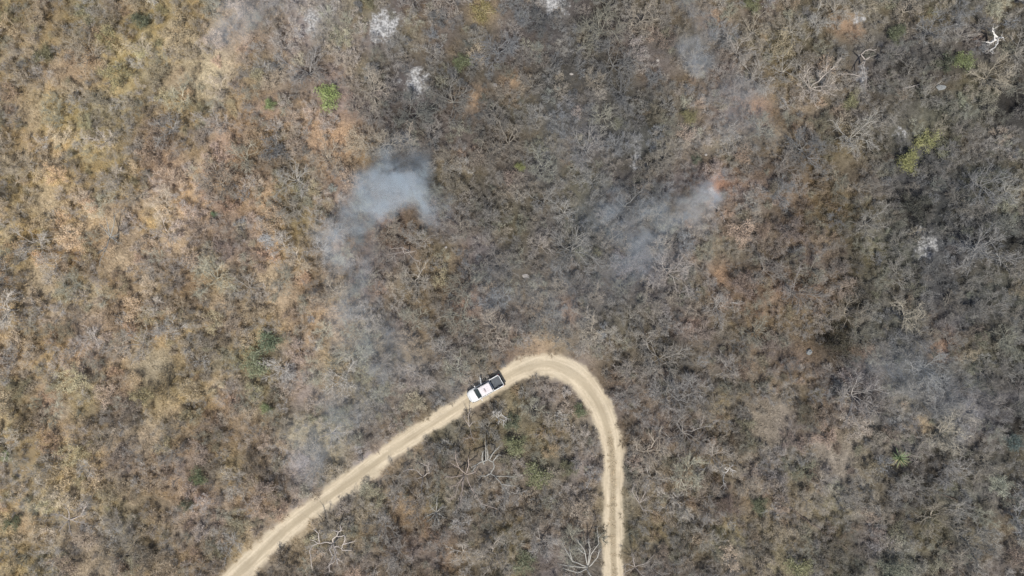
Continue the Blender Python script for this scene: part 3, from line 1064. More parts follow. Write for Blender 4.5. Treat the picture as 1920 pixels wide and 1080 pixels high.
# ---- bleached dead trees: traced limbs
def dead_tree(label, origin, zoom, hub, limbs, tint, H=4.0, r0=0.09, name="dead_tree", extra=0, seed=1, twigw=0.03):
    """limbs: polylines in zoomed photo coordinates; first point lies on the hub or on another limb"""
    rng = random.Random(seed)
    hp = (origin[0] + hub[0] / zoom, origin[1] + hub[1] / zoom)
    hz = H * 0.5
    hx, hy = w2(hp[0], hp[1], hz)
    root = link(name, None, None, (hx, hy, gh(hx, hy)), 0)
    root.empty_display_size = 0.5
    tag(root, label, "dead tree", "bleached dead trees")
    b = MB()
    b.tube([(0.05, -0.1, -0.15), (0.08, -0.04, hz * 0.5), (0, 0, hz)], [r0 * 1.7, r0 * 1.35, r0 * 1.15], 7)
    t = link("trunk", b.mesh("trunk", MAT_DEAD, True), root)
    t["tint"] = [float(q) for q in tint]
    far = max(math.hypot(p[0] - hub[0], p[1] - hub[1]) for l in limbs for p in l)
    for l in limbs:
        pts = []
        rr = []
        for i, p in enumerate(l):
            f = math.hypot(p[0] - hub[0], p[1] - hub[1]) / far
            z = hz + (H - hz) * min(1, f * 1.25) + rng.gauss(0, 0.06)
            X, Y = w2(origin[0] + p[0] / zoom, origin[1] + p[1] / zoom, z)
            pts.append(Vector((X - hx, Y - hy, z)))
            rr.append(max(1.1 * r0 * (1.0 - 0.62 * f) * (1 - 0.30 * i / len(l)), 0.034))
        fine, fr = [], []
        for i in range(len(pts) - 1):
            for q in range(3):
                tt = q / 3
                fine.append(pts[i].lerp(pts[i + 1], tt) + (Vector((rng.gauss(0, .035), rng.gauss(0, .035), rng.gauss(0, .03))) if q else Vector()))
                fr.append(rr[i] + (rr[i + 1] - rr[i]) * tt)
        fine.append(pts[-1])
        fr.append(rr[-1] * 0.7)
        b = MB()
        b.tube(fine, fr, 5)
        for _ in range(extra * 3 + 2):
            k = rng.randrange(len(fine) // 3, len(fine))
            d = rdir((fine[k] - fine[k - 1]).normalized(), 0.6, rng, 0.1)
            q, _d = wander(fine[k], d, rng.uniform(0.4, 1.0), 3, 0.25, rng)
            b.tube(q, [twigw * .75, twigw * .6, twigw * .5, twigw * .35], 3)
        o = link("limb", b.mesh("limb", MAT_DEAD, True), root)
        o["tint"] = [float(q) for q in tint]
    OCC.append((hx, hy, far / zoom * M_PX * 0.28))
    return root


PALE = np.array((0.47, 0.42, 0.375))
WHITE = np.array((0.74, 0.71, 0.66))
GREYW = np.array((0.32, 0.31, 0.28))
PINK = np.array((0.36, 0.30, 0.26))
dead_tree("crooked bleached dead tree with looping pale limbs below the track, lower left", (560, 960), 9, (580, 520), [
    [(580, 515), (500, 500), (330, 522), (260, 470), (205, 468)], [(330, 522), (230, 570), (190, 650), (212, 760), (236, 960)],
    [(585, 500), (590, 440), (650, 395), (720, 405), (775, 385), (792, 460), (745, 550), (735, 630), (900, 640)],
    [(650, 395), (670, 330), (590, 298)], [(670, 330), (728, 300), (708, 222)], [(752, 540), (850, 512), (940, 488)],
    [(580, 520), (620, 600), (652, 690)], [(575, 540), (528, 610), (572, 720), (592, 785)], [(580, 560), (640, 750), (600, 830), (510, 892)],
    [(640, 770), (705, 812)], [(640, 775), (660, 870)], [(600, 700), (520, 900), (520, 1010)], [(356, 515), (345, 350), (250, 280)], [(610, 580), (680, 575)],
], PALE, 4.2, 0.095, extra=2, seed=11)
dead_tree("white forked dead tree against a dark gap near the top right corner", (1800, 30), 13.5, (965, 550), [
    [(975, 545), (900, 470), (835, 370), (852, 285)], [(975, 550), (1050, 540), (1120, 545)], [(965, 560), (972, 680), (910, 770), (848, 822)],
    [(892, 490), (880, 620), (790, 668), (675, 650)], [(880, 600), (960, 600)], [(840, 820), (780, 860)],
], WHITE, 4.6, 0.13, extra=1, seed=12)
dead_tree("big grey dead tree with an arched crown inside the track loop", (760, 800), 6, (880, 420), [
    [(880, 410), (860, 395), (800, 430), (740, 462)], [(870, 395), (930, 370), (990, 400), (1000, 450), (960, 530), (1010, 560), (1130, 560), (1230, 572)],
    [(905, 375), (905, 280), (905, 195)], [(950, 368), (1000, 285), (1055, 228)], [(872, 390), (865, 330), (872, 285)], [(990, 388), (1045, 318)], [(925, 370), (926, 270)],
    [(1010, 560), (1080, 650), (1122, 735)], [(1080, 650), (1240, 670)], [(960, 530), (900, 560), (840, 560)], [(800, 430), (760, 500)],
], GREYW, 4.8, 0.10, extra=3, seed=13)
dead_tree("pinkish dead tree with thin radiating branches left of the big grey dead tree", (760, 800), 6, (680, 530), [
    [(680, 530), (600, 460), (510, 412)], [(690, 520), (712, 440), (708, 345)], [(660, 540), (520, 572), (450, 560)], [(670, 550), (640, 640), (640, 730), (588, 822)],
    [(660, 560), (600, 650), (550, 800), (480, 812)], [(690, 550), (720, 650), (780, 750), (850, 865), (1040, 930)], [(610, 465), (575, 400), (560, 300)],
    [(690, 540), (760, 520), (800, 490)], [(650, 580), (560, 670), (500, 670)], [(660, 560), (620, 840), (600, 890)],
], PINK, 4.2, 0.07, extra=4, seed=14)
dead_tree("small pale dead tree nearest the track's lower edge, left of the pinkish one", (760, 800), 6, (200, 560), [
    [(200, 560), (270, 520), (255, 440), (160, 405)], [(200, 560), (130, 490), (30, 480)], [(200, 565), (140, 582), (120, 590)], [(200, 570), (190, 640), (185, 710)], [(255, 440), (262, 400)],
], PALE * 0.9, 3.4, 0.06, extra=3, seed=15)
dead_tree("fan of pale bare branches at the bottom edge, left of the track's straight leg", (640, 720), 3, (1385, 1030), [
    [(1385, 1030), (1300, 1000), (1250, 910)], [(1300, 1000), (1285, 940)], [(1385, 1035), (1320, 1030), (1230, 1018)], [(1385, 1040), (1330, 1065), (1250, 1040)],
    [(1385, 1020), (1365, 930), (1320, 870)], [(1390, 1020), (1405, 960), (1450, 900), (1440, 815)], [(1390, 1015), (1400, 930), (1390, 880)], [(1375, 960), (1330, 925)],
    [(1395, 1030), (1440, 980), (1455, 930)], [(1385, 1045), (1410, 1090)],
], GREYW * 1.25, 4.4, 0.075, extra=4, seed=16)
dead_tree("pale bare branches hanging at the right verge of the track, bottom edge", (640, 720), 3, (1650, 1030), [
    [(1650, 1030), (1610, 1010), (1590, 1025)], [(1650, 1030), (1640, 970)], [(1650, 1030), (1600, 1055)], [(1650, 1030), (1710, 1010), (1740, 980)], [(1650, 1030), (1690, 1070)],
], PALE * 0.85, 3.4, 0.05, extra=4, seed=17)
dead_tree("pale starburst dead tree in brown scrub near the bottom left", (0, 720), 3, (385, 765), [
    [(385, 765), (350, 800), (330, 830)], [(385, 765), (345, 740), (310, 735)], [(385, 765), (390, 830), (400, 850)], [(385, 765), (440, 780), (480, 790)], [(385, 765), (380, 720), (365, 690)],
    [(385, 765), (450, 745), (465, 710), (490, 680)], [(465, 710), (445, 690)], [(465, 715), (480, 670)],
], PALE * 0.95, 3.4, 0.06, extra=3, seed=18)
dead_tree("pale twiggy dead tree in grey scrub left of the track's western leg", (0, 720), 3, (1870, 275), [
    [(1870, 275), (1860, 335), (1845, 365)], [(1870, 275), (1800, 300)], [(1870, 275), (1930, 275), (1975, 265)], [(1870, 275), (1850, 240), (1800, 215)], [(1870, 275), (1905, 235)], [(1870, 275), (1930, 320)],
], PALE * 0.8, 3.6, 0.055, extra=3, seed=19)
dead_tree("grey bent dead branch tree right below the thick smoke plume", (640, 360), 3, (370, 325), [
    [(370, 325), (340, 310), (280, 320)], [(340, 312), (355, 345), (420, 330)], [(370, 330), (300, 345), (250, 355)], [(300, 345), (300, 385)], [(370, 325), (410, 380), (440, 390)], [(320, 340), (275, 380)],
], PALE * 0.75, 3.6, 0.06, extra=3, seed=20)
dead_tree("feathery white dead shrub just inside the loop below the track bend's start", (640, 720), 3, (880, 190), [
    [(880, 190), (870, 160)], [(880, 190), (900, 165), (925, 190)], [(880, 190), (860, 170), (850, 155)], [(880, 190), (905, 200), (915, 215)], [(880, 190), (885, 165)], [(880, 190), (890, 215)],
], WHITE * 0.8, 2.4, 0.05, extra=4, seed=21)
dead_tree("pale dead sapling right below the pickup's nose", (640, 720), 3, (720, 240), [
    [(720, 240), (735, 300), (695, 310)], [(720, 240), (715, 180), (725, 140)], [(720, 240), (690, 190)], [(720, 240), (740, 215)],
], PALE * 0.85, 2.6, 0.045, extra=3, seed=22)
dead_tree("grey spiky dead tree above a golden grass opening, left third of the photo", (0, 360), 3, (620, 255), [
    [(620, 255), (640, 190), (645, 130)], [(620, 255), (580, 200)], [(620, 255), (590, 330), (560, 400)], [(620, 255), (660, 240)], [(620, 255), (600, 160)], [(620, 255), (660, 280)], [(600, 310), (570, 330)],
], GREYW * 0.95, 3.8, 0.075, extra=5, seed=23)
dead_tree("dead tree with a short pale trunk and reddish tips, lower right centre", (1280, 720), 3, (235, 500), [
    [(235, 500), (265, 465), (285, 455)], [(235, 500), (225, 535), (232, 560)], [(250, 480), (230, 470)], [(265, 465), (280, 490)],
], WHITE * 0.8, 3.0, 0.075, extra=2, seed=24)
dead_tree("grey-white many-stemmed dead shrub left of the pinkish dead tree, lower centre", (640, 720), 3, (535, 720), [
    [(535, 720), (535, 660), (540, 640)], [(535, 720), (470, 745)], [(535, 720), (520, 790)], [(535, 720), (575, 750)], [(535, 720), (500, 690)], [(535, 720), (570, 690)], [(535, 720), (545, 775)], [(535, 720), (495, 765)],
], GREYW * 1.2, 2.8, 0.055, extra=4, seed=25)
dead_tree("pale tangled dead tree at the right verge of the track's straight leg", (1020, 640), 2.455, (440, 745), [
    [(440, 745), (425, 700)], [(440, 745), (480, 720)], [(440, 745), (455, 775), (490, 780)], [(440, 745), (405, 690), (415, 665)], [(440, 745), (470, 690)],
], PALE * 0.8, 3.2, 0.055, extra=5, seed=26)
dead_tree("pale dead tree left of the small white smoke puff, right of centre", (1060, 300), 4.153, (1200, 390), [
    [(1200, 390), (1150, 355), (1120, 365)], [(1200, 390), (1225, 430), (1245, 480)], [(1200, 390), (1190, 360)], [(1225, 430), (1200, 450)],
], PALE * 0.8, 3.4, 0.055, extra=2, seed=27)
dead_tree("bleached dead tree with a thick curved trunk beside the grey ash streak", (1560, 0), 5.333, (330, 600), [
    [(330, 600), (290, 545), (340, 505), (440, 495)], [(330, 600), (310, 680), (290, 760), (230, 780)], [(310, 690), (340, 790), (330, 900)], [(330, 600), (380, 570)], [(290, 760), (180, 740), (40, 740)],
], PALE * 0.72, 3.6, 0.09, extra=2, seed=28)

# ---- yucca rosette
yu_g, nt_, b_ = new_mat("yucca_leaf")
b_.inputs["Base Color"].default_value = (0.20, 0.27, 0.13, 1)
b_.inputs["Roughness"].default_value = 0.45
yu_d = plain("dead_yucca_leaf", (0.40, 0.36, 0.20), 0.7)


def build_yucca():
    x, y = w2(1687, 860, 1.2)
    root = link("yucca_plant", None, None, (x, y, gh(x, y)))
    root.empty_display_size = 0.4
    tag(root, "spiky green yucca with long radiating leaves and yellowish lower ones, lower right", "yucca")
    b = MB()
    b.tube([(0, 0, -0.1), (0.03, 0.02, 0.6), (0, 0, 1.25)], [0.20, 0.16, 0.14], 8)
    link("trunk", b.mesh("trunk", plain("yucca_trunk", (0.16, 0.12, 0.09), 0.9, 0, 0.2, 0.3, 9)), root)
    b = MB()
    n = 6
    rings = []
    for i in range(n):
        t = i / (n - 1)
        w = 0.060 * (1 - t) ** 0.7 + 0.004
        xx = t * 1.55
        zz = -0.28 * t * t
        rings.append([(xx, -w, zz + 0.012), (xx, 0, zz - 0.008), (xx, w, zz + 0.012), (xx, 0, zz + 0.004)])
    b.loft(rings)
    lm = b.mesh("leaf", yu_g, True)
    ld = lm.copy()
    ld.materials[0] = yu_d
    rng = random.Random(9)
    for k in range(46):
        a = k * 2.39996
        el = math.radians(78 - 88 * k / 46)
        south = math.sin(a) < -0.2 and k > 20
        o = link("leaf", ld if south and rng.random() < 0.75 else lm, root, (0, 0, 1.25 - 0.006 * k))
        o.rotation_euler = (rng.gauss(0, 0.2), -el, a)
        s = rng.uniform(0.75, 1.1)
        o.scale = (s, s, s)
    OCC.append((x, y, 1.5))


build_yucca()

# ---- fallen logs
log_mat = plain("weathered_log", (0.13, 0.105, 0.085), 0.9, 0, 0.2, 0.35, 5)
log_pale = plain("bleached_log", (0.46, 0.42, 0.38), 0.9, 0, 0.2, 0.25, 5)


def fallen_log(label, pts, r, mat, z=0.35):
    P = [w2(a, b, z) for a, b in pts]
    ox, oy = P[0]
    rng = random.Random(int(pts[0][0]))
    b = MB()
    q = []
    for i in range(len(P) - 1):
        for k in range(4):
            t = k / 4
            X = P[i][0] * (1 - t) + P[i + 1][0] * t + rng.gauss(0, 0.05)
            Y = P[i][1] * (1 - t) + P[i + 1][1] * t + rng.gauss(0, 0.05)
            q.append((X - ox, Y - oy, gh(X, Y) + r * 0.8 + rng.uniform(0, z * 0.6)))
    q.append((P[-1][0] - ox, P[-1][1] - oy, gh(*P[-1]) + r * 0.6))
    b.tube(q, [r * (1 - 0.6 * i / len(q)) for i in range(len(q))], 7)
    root = link("fallen_log", b.mesh("fallen_log", mat, True), None, (ox, oy, 0))
    tag(root, label, "log", "fallen trunks")
    for k in range(5):
        i = rng.randrange(3, len(q) - 1)
        d = Vector(q[i + 1]) - Vector(q[i])
        e = rdir(d.normalized(), 0.6, rng, 0.3)
        w, _ = wander(q[i], e, rng.uniform(0.6, 1.3), 3, 0.2, rng)
        b = MB()
        b.tube(w, [r * .35, r * .28, r * .2, r * .1], 4)
        link("branch_stub", b.mesh("branch_stub", mat, True), root)


fallen_log("long thin dark fallen trunk lying diagonally, lower right", [(1480, 952), (1520, 980), (1560, 1008), (1592, 1032)], 0.15, log_mat)
fallen_log("short dark fallen trunk pointing down-right at the far lower right", [(1760, 925), (1800, 940), (1830, 950)], 0.12, log_mat)
fallen_log("pale fallen log in grey scrub above the yellow-green bushes", [(1692, 165), (1725, 158)], 0.13, log_pale)
fallen_log("dark reddish fallen branch in golden scrub, left of the smoke", [(358, 462), (385, 455), (410, 452)], 0.12, log_mat)

# ---- stones
stone_m = plain("pale_stone", (0.33, 0.31, 0.29), 0.85, 0, 0.2, 0.2, 3)
stone_g = plain("grey_stone", (0.20, 0.21, 0.21), 0.85, 0, 0.2, 0.25, 3)


def stone(label, px, py, r, mat, seed, flat=0.6, aspect=1.0, rz=0.0):
    rng = random.Random(seed)
    r *= 0.55
    x, y = w2(px, py, 0.3)
    b = MB()
    n, m = 9, 6
    rings = []
    jit = [[rng.uniform(0.8, 1.15) for _ in range(n)] for _ in range(m)]
    for i in range(m):
        ph = -0.5 * math.pi + math.pi * (i + 0.35) / (m - 0.3)
        rings.append([(r * aspect * math.cos(ph) * math.cos(t) * jit[i][k], r * math.cos(ph) * math.sin(t) * jit[i][k], r * flat * (math.sin(ph) * jit[i][k] + 0.55))
                      for k, t in enumerate(2 * math.pi * q / n for q in range(n))])
    b.loft(rings)
    o = link("stone", b.mesh("stone", mat), None, (x, y, gh(x, y) - 0.03), rz)
    tag(o, label, "stone", "loose stones in the scrub")
    OCC.append((x, y, r * 2.6))


stone("single white stone in dark scrub above the small smoke puff, right of centre", 1324, 290, 0.42, stone_m, 1)
stone("pale pinkish stone right of the thick smoke's dead tree", 836, 463, 0.36, stone_m, 2)
stone("wide pale flat stone in grey scrub, middle of the photo", 986, 518, 0.55, stone_m, 3, 0.4, 1.8, -0.2)
stone("large pale grey boulder beside a dark gap, right of centre", 1519, 660, 0.85, stone_g, 4, 0.8, 0.9)
stone("bluish white flat stone in dark scrub, upper right", 1766, 163, 0.75, stone_g, 5, 0.5, 1.7, 0.1)
stone("white stone just above the mustard grass patch, top centre", 928, 158, 0.52, stone_m, 6, 0.5, 1.4)
stone("small white stone near the pinkish-grey scrub, top centre right", 1072, 137, 0.36, stone_m, 7, 0.5, 1.5)
stone("small white stone under the smoke wisp at the top", 1234, 112, 0.36, stone_m, 8, 0.5, 1.3)
stone("pale stone in front of the upper ash patch, nearer the top edge", 786, 38, 0.36, stone_m, 9, 0.5)

# ---- white ash left by the fire
def ash_material():
    m, nt, b = new_mat("white_ash")
    li = nt.links
    so = N(nt, "ShaderNodeAttribute", attribute_name="soil")
    am = N(nt, "ShaderNodeAttribute", attribute_name="ash")
    geo = N(nt, "ShaderNodeNewGeometry")
    n1 = N(nt, "ShaderNodeTexNoise")
    n1.inputs["Scale"].default_value = 0.9
    n1.inputs["Detail"].default_value = 8
    n1.inputs["Roughness"].default_value = 0.75
    li.new(geo.outputs["Position"], n1.inputs["Vector"])
    ad = N(nt, "ShaderNodeMath", operation='ADD')
    bo = N(nt, "ShaderNodeMath", operation='MULTIPLY_ADD')
    bo.inputs[1].default_value = 2.2
    bo.inputs[2].default_value = -0.60
    li.new(n1.outputs[0], bo.inputs[0])
    li.new(bo.outputs[0], ad.inputs[0])
    li.new(am.outputs["Fac"], ad.inputs[1])
    st = N(nt, "ShaderNodeMapRange", interpolation_type='SMOOTHSTEP')
    st.inputs[1].default_value = 0.80
    st.inputs[2].default_value = 1.22
    li.new(ad.outputs[0], st.inputs[0])
    n2 = N(nt, "ShaderNodeTexNoise")
    n2.inputs["Scale"].default_value = 3.5
    n2.inputs["Detail"].default_value = 6
    li.new(geo.outputs["Position"], n2.inputs["Vector"])
    cr = N(nt, "ShaderNodeValToRGB")
    cr.color_ramp.elements[0].position = 0.40
    cr.color_ramp.elements[0].color = (0.17, 0.17, 0.17, 1)
    cr.color_ramp.elements[1].position = 0.62
    cr.color_ramp.elements[1].color = (0.43, 0.43, 0.425, 1)
    li.new(n2.outputs[0], cr.inputs[0])
    mx = N(nt, "ShaderNodeMix", data_type='RGBA')
    li.new(st.outputs[0], mx.inputs[0])
    li.new(so.outputs["Color"], mx.inputs[6])
    li.new(cr.outputs[0], mx.inputs[7])
    li.new(mx.outputs[2], b.inputs["Base Color"])
    b.inputs["Roughness"].default_value = 1.0
    b.inputs["Specular IOR Level"].default_value = 0.05
    return m


ash_m = ash_material()


def ash(label, px, py, rx, ry, rz, seed, amount=0.5, clear=0.42):
    rng = random.Random(seed)
    x, y = w2(px, py)
    rx *= M_PX * 1.35
    ry *= M_PX * 1.35
    nr, na = 14, 30
    wob = [1 + 0.16 * math.sin(2 * t + seed) + 0.10 * math.sin(5 * t + seed * 2) + 0.06 * math.sin(9 * t + seed) for t in (2 * math.pi * k / na for k in range(na))]
    v, f, col, am = [], [], [], []
    c, s = math.cos(rz), math.sin(rz)
    for i in range(nr + 1):
        q = i / nr
        for k in range(na):
            t = 2 * math.pi * k / na
            a, b_ = rx * q * wob[k] * math.cos(t), ry * q * wob[k] * math.sin(t)
            X, Y = a * c - b_ * s, a * s + b_ * c
            lump = vnoise((x + X) * 2.3, (y + Y) * 2.3, 21)
            v.append((X, Y, gh(x + X, y + Y) - gh(x, y) + 0.02 + (1 - q * q) * (0.04 + 0.16 * lump) - 0.04 * (q > 0.97)))
            col += [*soil_tint(x + X, y + Y), 1.0]
            am.append((1 - q ** 1.5) * (0.40 + 0.55 * amount) * 0.95)
    for i in range(nr):
        for k in range(na):
            a, b_ = i * na + k, i * na + (k + 1) % na
            f.append((a, b_, b_ + na, a + na))
    me = bpy.data.meshes.new("ash_patch")
    me.from_pydata(v, [], f)
    me.color_attributes.new("soil", 'FLOAT_COLOR', 'POINT').data.foreach_set("color", col)
    me.attributes.new("ash", 'FLOAT', 'POINT').data.foreach_set("value", am)
    me.materials.append(ash_m)
    o = link("ash_patch", me, None, (x, y, gh(x, y)))
    tag(o, label, "ash patch", "patches of white ash")
    OCC.append((x, y, min(rx, ry) * clear * 0.8))


ash("bright white ash patch with burnt twigs, at the top left of centre", 722, 50, 32, 40, 0.3, 1, 1.0, 0.62)
ash("pale grey ash patch below-right of the bright white one", 782, 155, 30, 40, -0.4, 2, 0.8, 0.6)
ash("white ash heap cut by the top edge near the centre", 1040, 8, 26, 30, 0.1, 3, 1.0, 0.6)
ash("wide broken grey ash patch at the top, left of the bright one", 590, 40, 52, 30, -0.3, 4, 0.6, 0.5)
ash("white speckled ash patch in dark grey scrub at right", 1735, 462, 34, 42, 0.2, 5, 0.7, 0.5)
ash("narrow ash streak running down from the top edge, upper right", 1615, 150, 14, 52, 0.1, 6, 0.5)
ash("small bluish ash patch near the top edge, upper right", 1612, 30, 24, 26, 0.0, 7, 0.45)
ash("small pale ash patch above the yellow-green bushes", 1692, 250, 18, 16, 0.0, 8, 0.5)
ash("pale ash patch under the small white smoke puff", 1328, 358, 18, 20, 0.0, 9, 0.4)
ash("pale ash strip beside the dark gap, upper centre right", 1192, 285, 14, 46, -0.15, 10, 0.3)
ash("whitish ash scatter at the left edge, lower half", 30, 880, 44, 26, 0.2, 11, 0.2)

OCCA = np.array(OCC)
print("placed", len(OCC))


# ------------------------------------------------------------------ the countable trees and shrubs: Poisson placement
def occ_clear(x, y, r, k=0.7):
    d = np.hypot(OCCA[:, 0] - x, OCCA[:, 1] - y)
    return bool((d > OCCA[:, 2] + r * k).all())


def open_dist(x, y):
    return min(math.hypot(x - a, y - b) / r for a, b, r, _ in OPEN_W)


def plant_tint(x, y, kind, rng):
    c = land_tint(x, y).copy()
    lum = float(c.mean())
    px, py = x / M_PX + 960, 540 - y / M_PX
    east = 1 / (1 + math.exp(-(px - 900) / 120))
    q = rng.random()
    if kind == "bare":
        g = np.array((1.05, 1.00, 0.92)) * lum
        c = c * 0.36 + g * 0.64
        c *= rng.uniform(0.66, 1.38)
        if rng.random() < 0.75 * scorch(px, py):
            c = c.mean() * np.array((0.97, 1.0, 1.03)) * rng.uniform(0.45, 1.0)
        if q < 0.16:
            c *= np.array((1.03, 0.985, 0.97))         # mauve grey
        elif q < 0.36:
            c *= np.array((0.96, 1.0, 1.06))           # cool grey
        elif q < 0.52:
            c *= np.array((0.97, 1.03, 0.90))          # lichen grey
        elif q < 0.68:
            c *= np.array((1.07, 1.0, 0.88))           # tan
    else:
        if q < 0.07 + 0.17 * east:
            c *= np.array((1.10, 0.96, 0.84))          # rust
        elif q < 0.42:
            c *= np.array((1.05, 1.01, 0.91))          # straw
        elif q < 0.62:
            c *= np.array((0.95, 1.01, 0.84))          # olive
        elif q < 0.78:
            c *= np.array((0.99, 0.97, 0.95))
        c = c * 0.88 + c.mean() * 0.12
        if rng.random() < 0.5 * scorch(px, py):
            c = c.mean() * np.array((0.98, 1.0, 1.01)) * rng.uniform(0.5, 1.0)
        c *= rng.uniform(0.66, 1.34)
    return np.clip(c, 0.01, 0.8)


COLS = {"bare": None, "leafy": None}
individuals = []
rng = random.Random(4242)
cell = {}


def far_enough(x, y, r, lst, k):
    for (a, b, s) in lst:
        if abs(a - x) < 8 and abs(b - y) < 8 and math.hypot(a - x, b - y) < (r + s) * k:
            return False
    return True


bare_list, leaf_list = [], []
tries = 0
while tries < 9000 and (len(bare_list) < 300 or len(leaf_list) < 200):
    tries += 1
    x = rng.uniform(-74, 74)
    y = rng.uniform(-42.5, 42.5)
    px, py = x / M_PX + 960, 540 - y / M_PX
    lf = leafiness(px, py)
    kind = "leafy" if rng.random() < lf * 0.62 else "bare"
    if kind == "bare" and px < 620 and rng.random() < 0.35:
        continue
    lst = bare_list if kind == "bare" else leaf_list
    if len(lst) >= (300 if kind == "bare" else 200):
        continue
    k = rng.randrange(6 if kind == "bare" else 5)
    R = PROTO[kind][k][0]
    s = (0.80 + 0.75 * rng.random() ** 2.2) if kind == "bare" else rng.uniform(0.85, 1.35)
    r = R * s
    if track_dist(x, y) < r * 0.72 + 0.25 or not occ_clear(x, y, r) or open_dist(x, y) < 0.6:
        continue
    if not far_enough(x, y, r, bare_list + leaf_list, 0.62):
        continue
    lst.append((x, y, r))
    individuals.append((kind, k, x, y, s, px, py))

COLOUR_WORD = {"bare": ("pale grey", "grey", "dark grey", "brownish grey"), "leafy": ("straw tan", "rusty brown", "dull brown", "olive brown")}
for kind, k, x, y, s, px, py in individuals:
    t = plant_tint(x, y, kind, rng)
    lum = t.mean()
    rb = t[0] / t[2]
    if kind == "bare":
        word = "brownish" if rb > 1.45 else ("pale grey" if lum > 0.2 else ("dark grey" if lum < 0.125 else "grey"))
        head = "%s bare %stree" % (word, "large " if s * PROTO[kind][k][0] > 2.5 else ("small " if s * PROTO[kind][k][0] < 1.8 else ""))
        o = place_tree("bare_tree", make_label(head, px, py), "tree", "leafless trees in the dry scrub", PROTO[kind], k, x, y, s, t, rng.random() * 6.28, rng.uniform(0.85, 1.15))
    else:
        word = "rusty brown" if rb > 2.35 else ("olive brown" if t[1] / t[0] > 0.84 else ("straw tan" if lum > 0.19 else "dull brown"))
        head = "%s leafy %sshrub" % (word, "large " if s * PROTO[kind][k][0] > 1.75 else "")
        o = place_tree("dry_shrub", make_label(head, px, py), "shrub", "brown-leaved shrubs in the dry scrub", PROTO[kind], k, x, y, s, t, rng.random() * 6.28, rng.uniform(0.85, 1.15))
print("individuals", len(bare_list), len(leaf_list), tries)


# ------------------------------------------------------------------ uncountable undergrowth: one object each
def scatter(name, label, cat, meshes, pts):
    """pts: (x, y, z, scale, rotz, variant, tint)"""
    me = bpy.data.meshes.new(name)
    me.from_pydata([p[:3] for p in pts], [], [])
    for an, ty in (("size", 'FLOAT_VECTOR'), ("turn", 'FLOAT_VECTOR'), ("tint", 'FLOAT_COLOR')):
        me.attributes.new(an, ty, 'POINT')
    me.attributes.new("variant", 'INT', 'POINT')
    me.attributes["size"].data.foreach_set("vector", [q for p in pts for q in p[3]])
    me.attributes["turn"].data.foreach_set("vector", [q for p in pts for q in (0.0, 0.0, p[4])])
    me.attributes["tint"].data.foreach_set("color", [float(q) for p in pts for q in (*p[6], 1.0)])
    me.attributes["variant"].data.foreach_set("value", [p[5] for p in pts])
    o = link(name, me)
    tag(o, label, cat, kind="stuff")
    ng = bpy.data.node_groups.new(name, 'GeometryNodeTree')
    ng.interface.new_socket("Geometry", in_out='INPUT', socket_type='NodeSocketGeometry')
    ng.interface.new_socket("Geometry", in_out='OUTPUT', socket_type='NodeSocketGeometry')
    gi = ng.nodes.new("NodeGroupInput")
    go = ng.nodes.new("NodeGroupOutput")
    jn = ng.nodes.new("GeometryNodeJoinGeometry")

    def named(an, ty):
        a = ng.nodes.new("GeometryNodeInputNamedAttribute")
        a.data_type = ty
        a.inputs[0].default_value = an
        return a.outputs[0]
    sz, tu, va = named("size", 'FLOAT_VECTOR'), named("turn", 'FLOAT_VECTOR'), named("variant", 'INT')
    e2r = ng.nodes.new("FunctionNodeEulerToRotation")
    ng.links.new(tu, e2r.inputs[0])
    for k, src in enumerate(meshes):
        oi = ng.nodes.new("GeometryNodeObjectInfo")
        oi.transform_space = 'ORIGINAL'
        oi.inputs["Object"].default_value = src
        oi.inputs["As Instance"].default_value = False
        cp = ng.nodes.new("FunctionNodeCompare")
        cp.data_type = 'INT'
        cp.operation = 'EQUAL'
        ng.links.new(va, cp.inputs["A"] if False else cp.inputs[2])
        cp.inputs[3].default_value = k
        ip = ng.nodes.new("GeometryNodeInstanceOnPoints")
        ng.links.new(gi.outputs[0], ip.inputs["Points"])
        ng.links.new(cp.outputs[0], ip.inputs["Selection"])
        ng.links.new(oi.outputs["Geometry"], ip.inputs["Instance"])
        ng.links.new(e2r.outputs[0], ip.inputs["Rotation"])
        ng.links.new(sz, ip.inputs["Scale"])
        ng.links.new(ip.outputs[0], jn.inputs[0])
    ng.links.new(jn.outputs[0], go.inputs[0])
    md = o.modifiers.new("scatter", 'NODES')
    md.node_group = ng
    return o


# the scattered clumps repeat the shapes of a few small clumps that stand in the scrub themselves
bush_src, grass_src = [], []
for k, bm in enumerate(BUSH_MESH):
    px, py = ((1250, 700), (700, 620), (1600, 760), (420, 330), (1080, 540), (250, 610))[k]
    x, y = w2(px, py)
    o = link("low_bush", bm, None, (x, y, gh(x, y)), rng.random() * 6)
    t = plant_tint(x, y, "leafy", rng)
    o["tint"] = [float(q) for q in t]
    tag(o, make_label("low knee-high brown bush", px, py), "bush", "low bushes in the dry scrub")
    bush_src.append(o)
for k, gm in enumerate(GRASS_MESH):
    px, py = ((395, 140), (640, 262), (510, 525), (325, 775))[k]
    x, y = w2(px, py)
    o = link("grass_tuft", gm, None, (x, y, gh(x, y)), rng.random() * 6, (1.3, 1.3, 1.2))
    o["tint"] = [float(q) for q in soil_tint(x, y)]
    tag(o, make_label("dry straw grass tuft", px, py), "grass", "dry grass tufts")
    grass_src.append(o)

rng = random.Random(99)
XR, YR = 92, 58
pts = []
grid_taken = []
tgrid = {}


def near_bush(x, y, d):
    gx, gy = int(x // 2), int(y // 2)
    for i in (-1, 0, 1):
        for j in (-1, 0, 1):
            for a, b in tgrid.get((gx + i, gy + j), ()):
                if math.hypot(a - x, b - y) < d:
                    return True
    return False


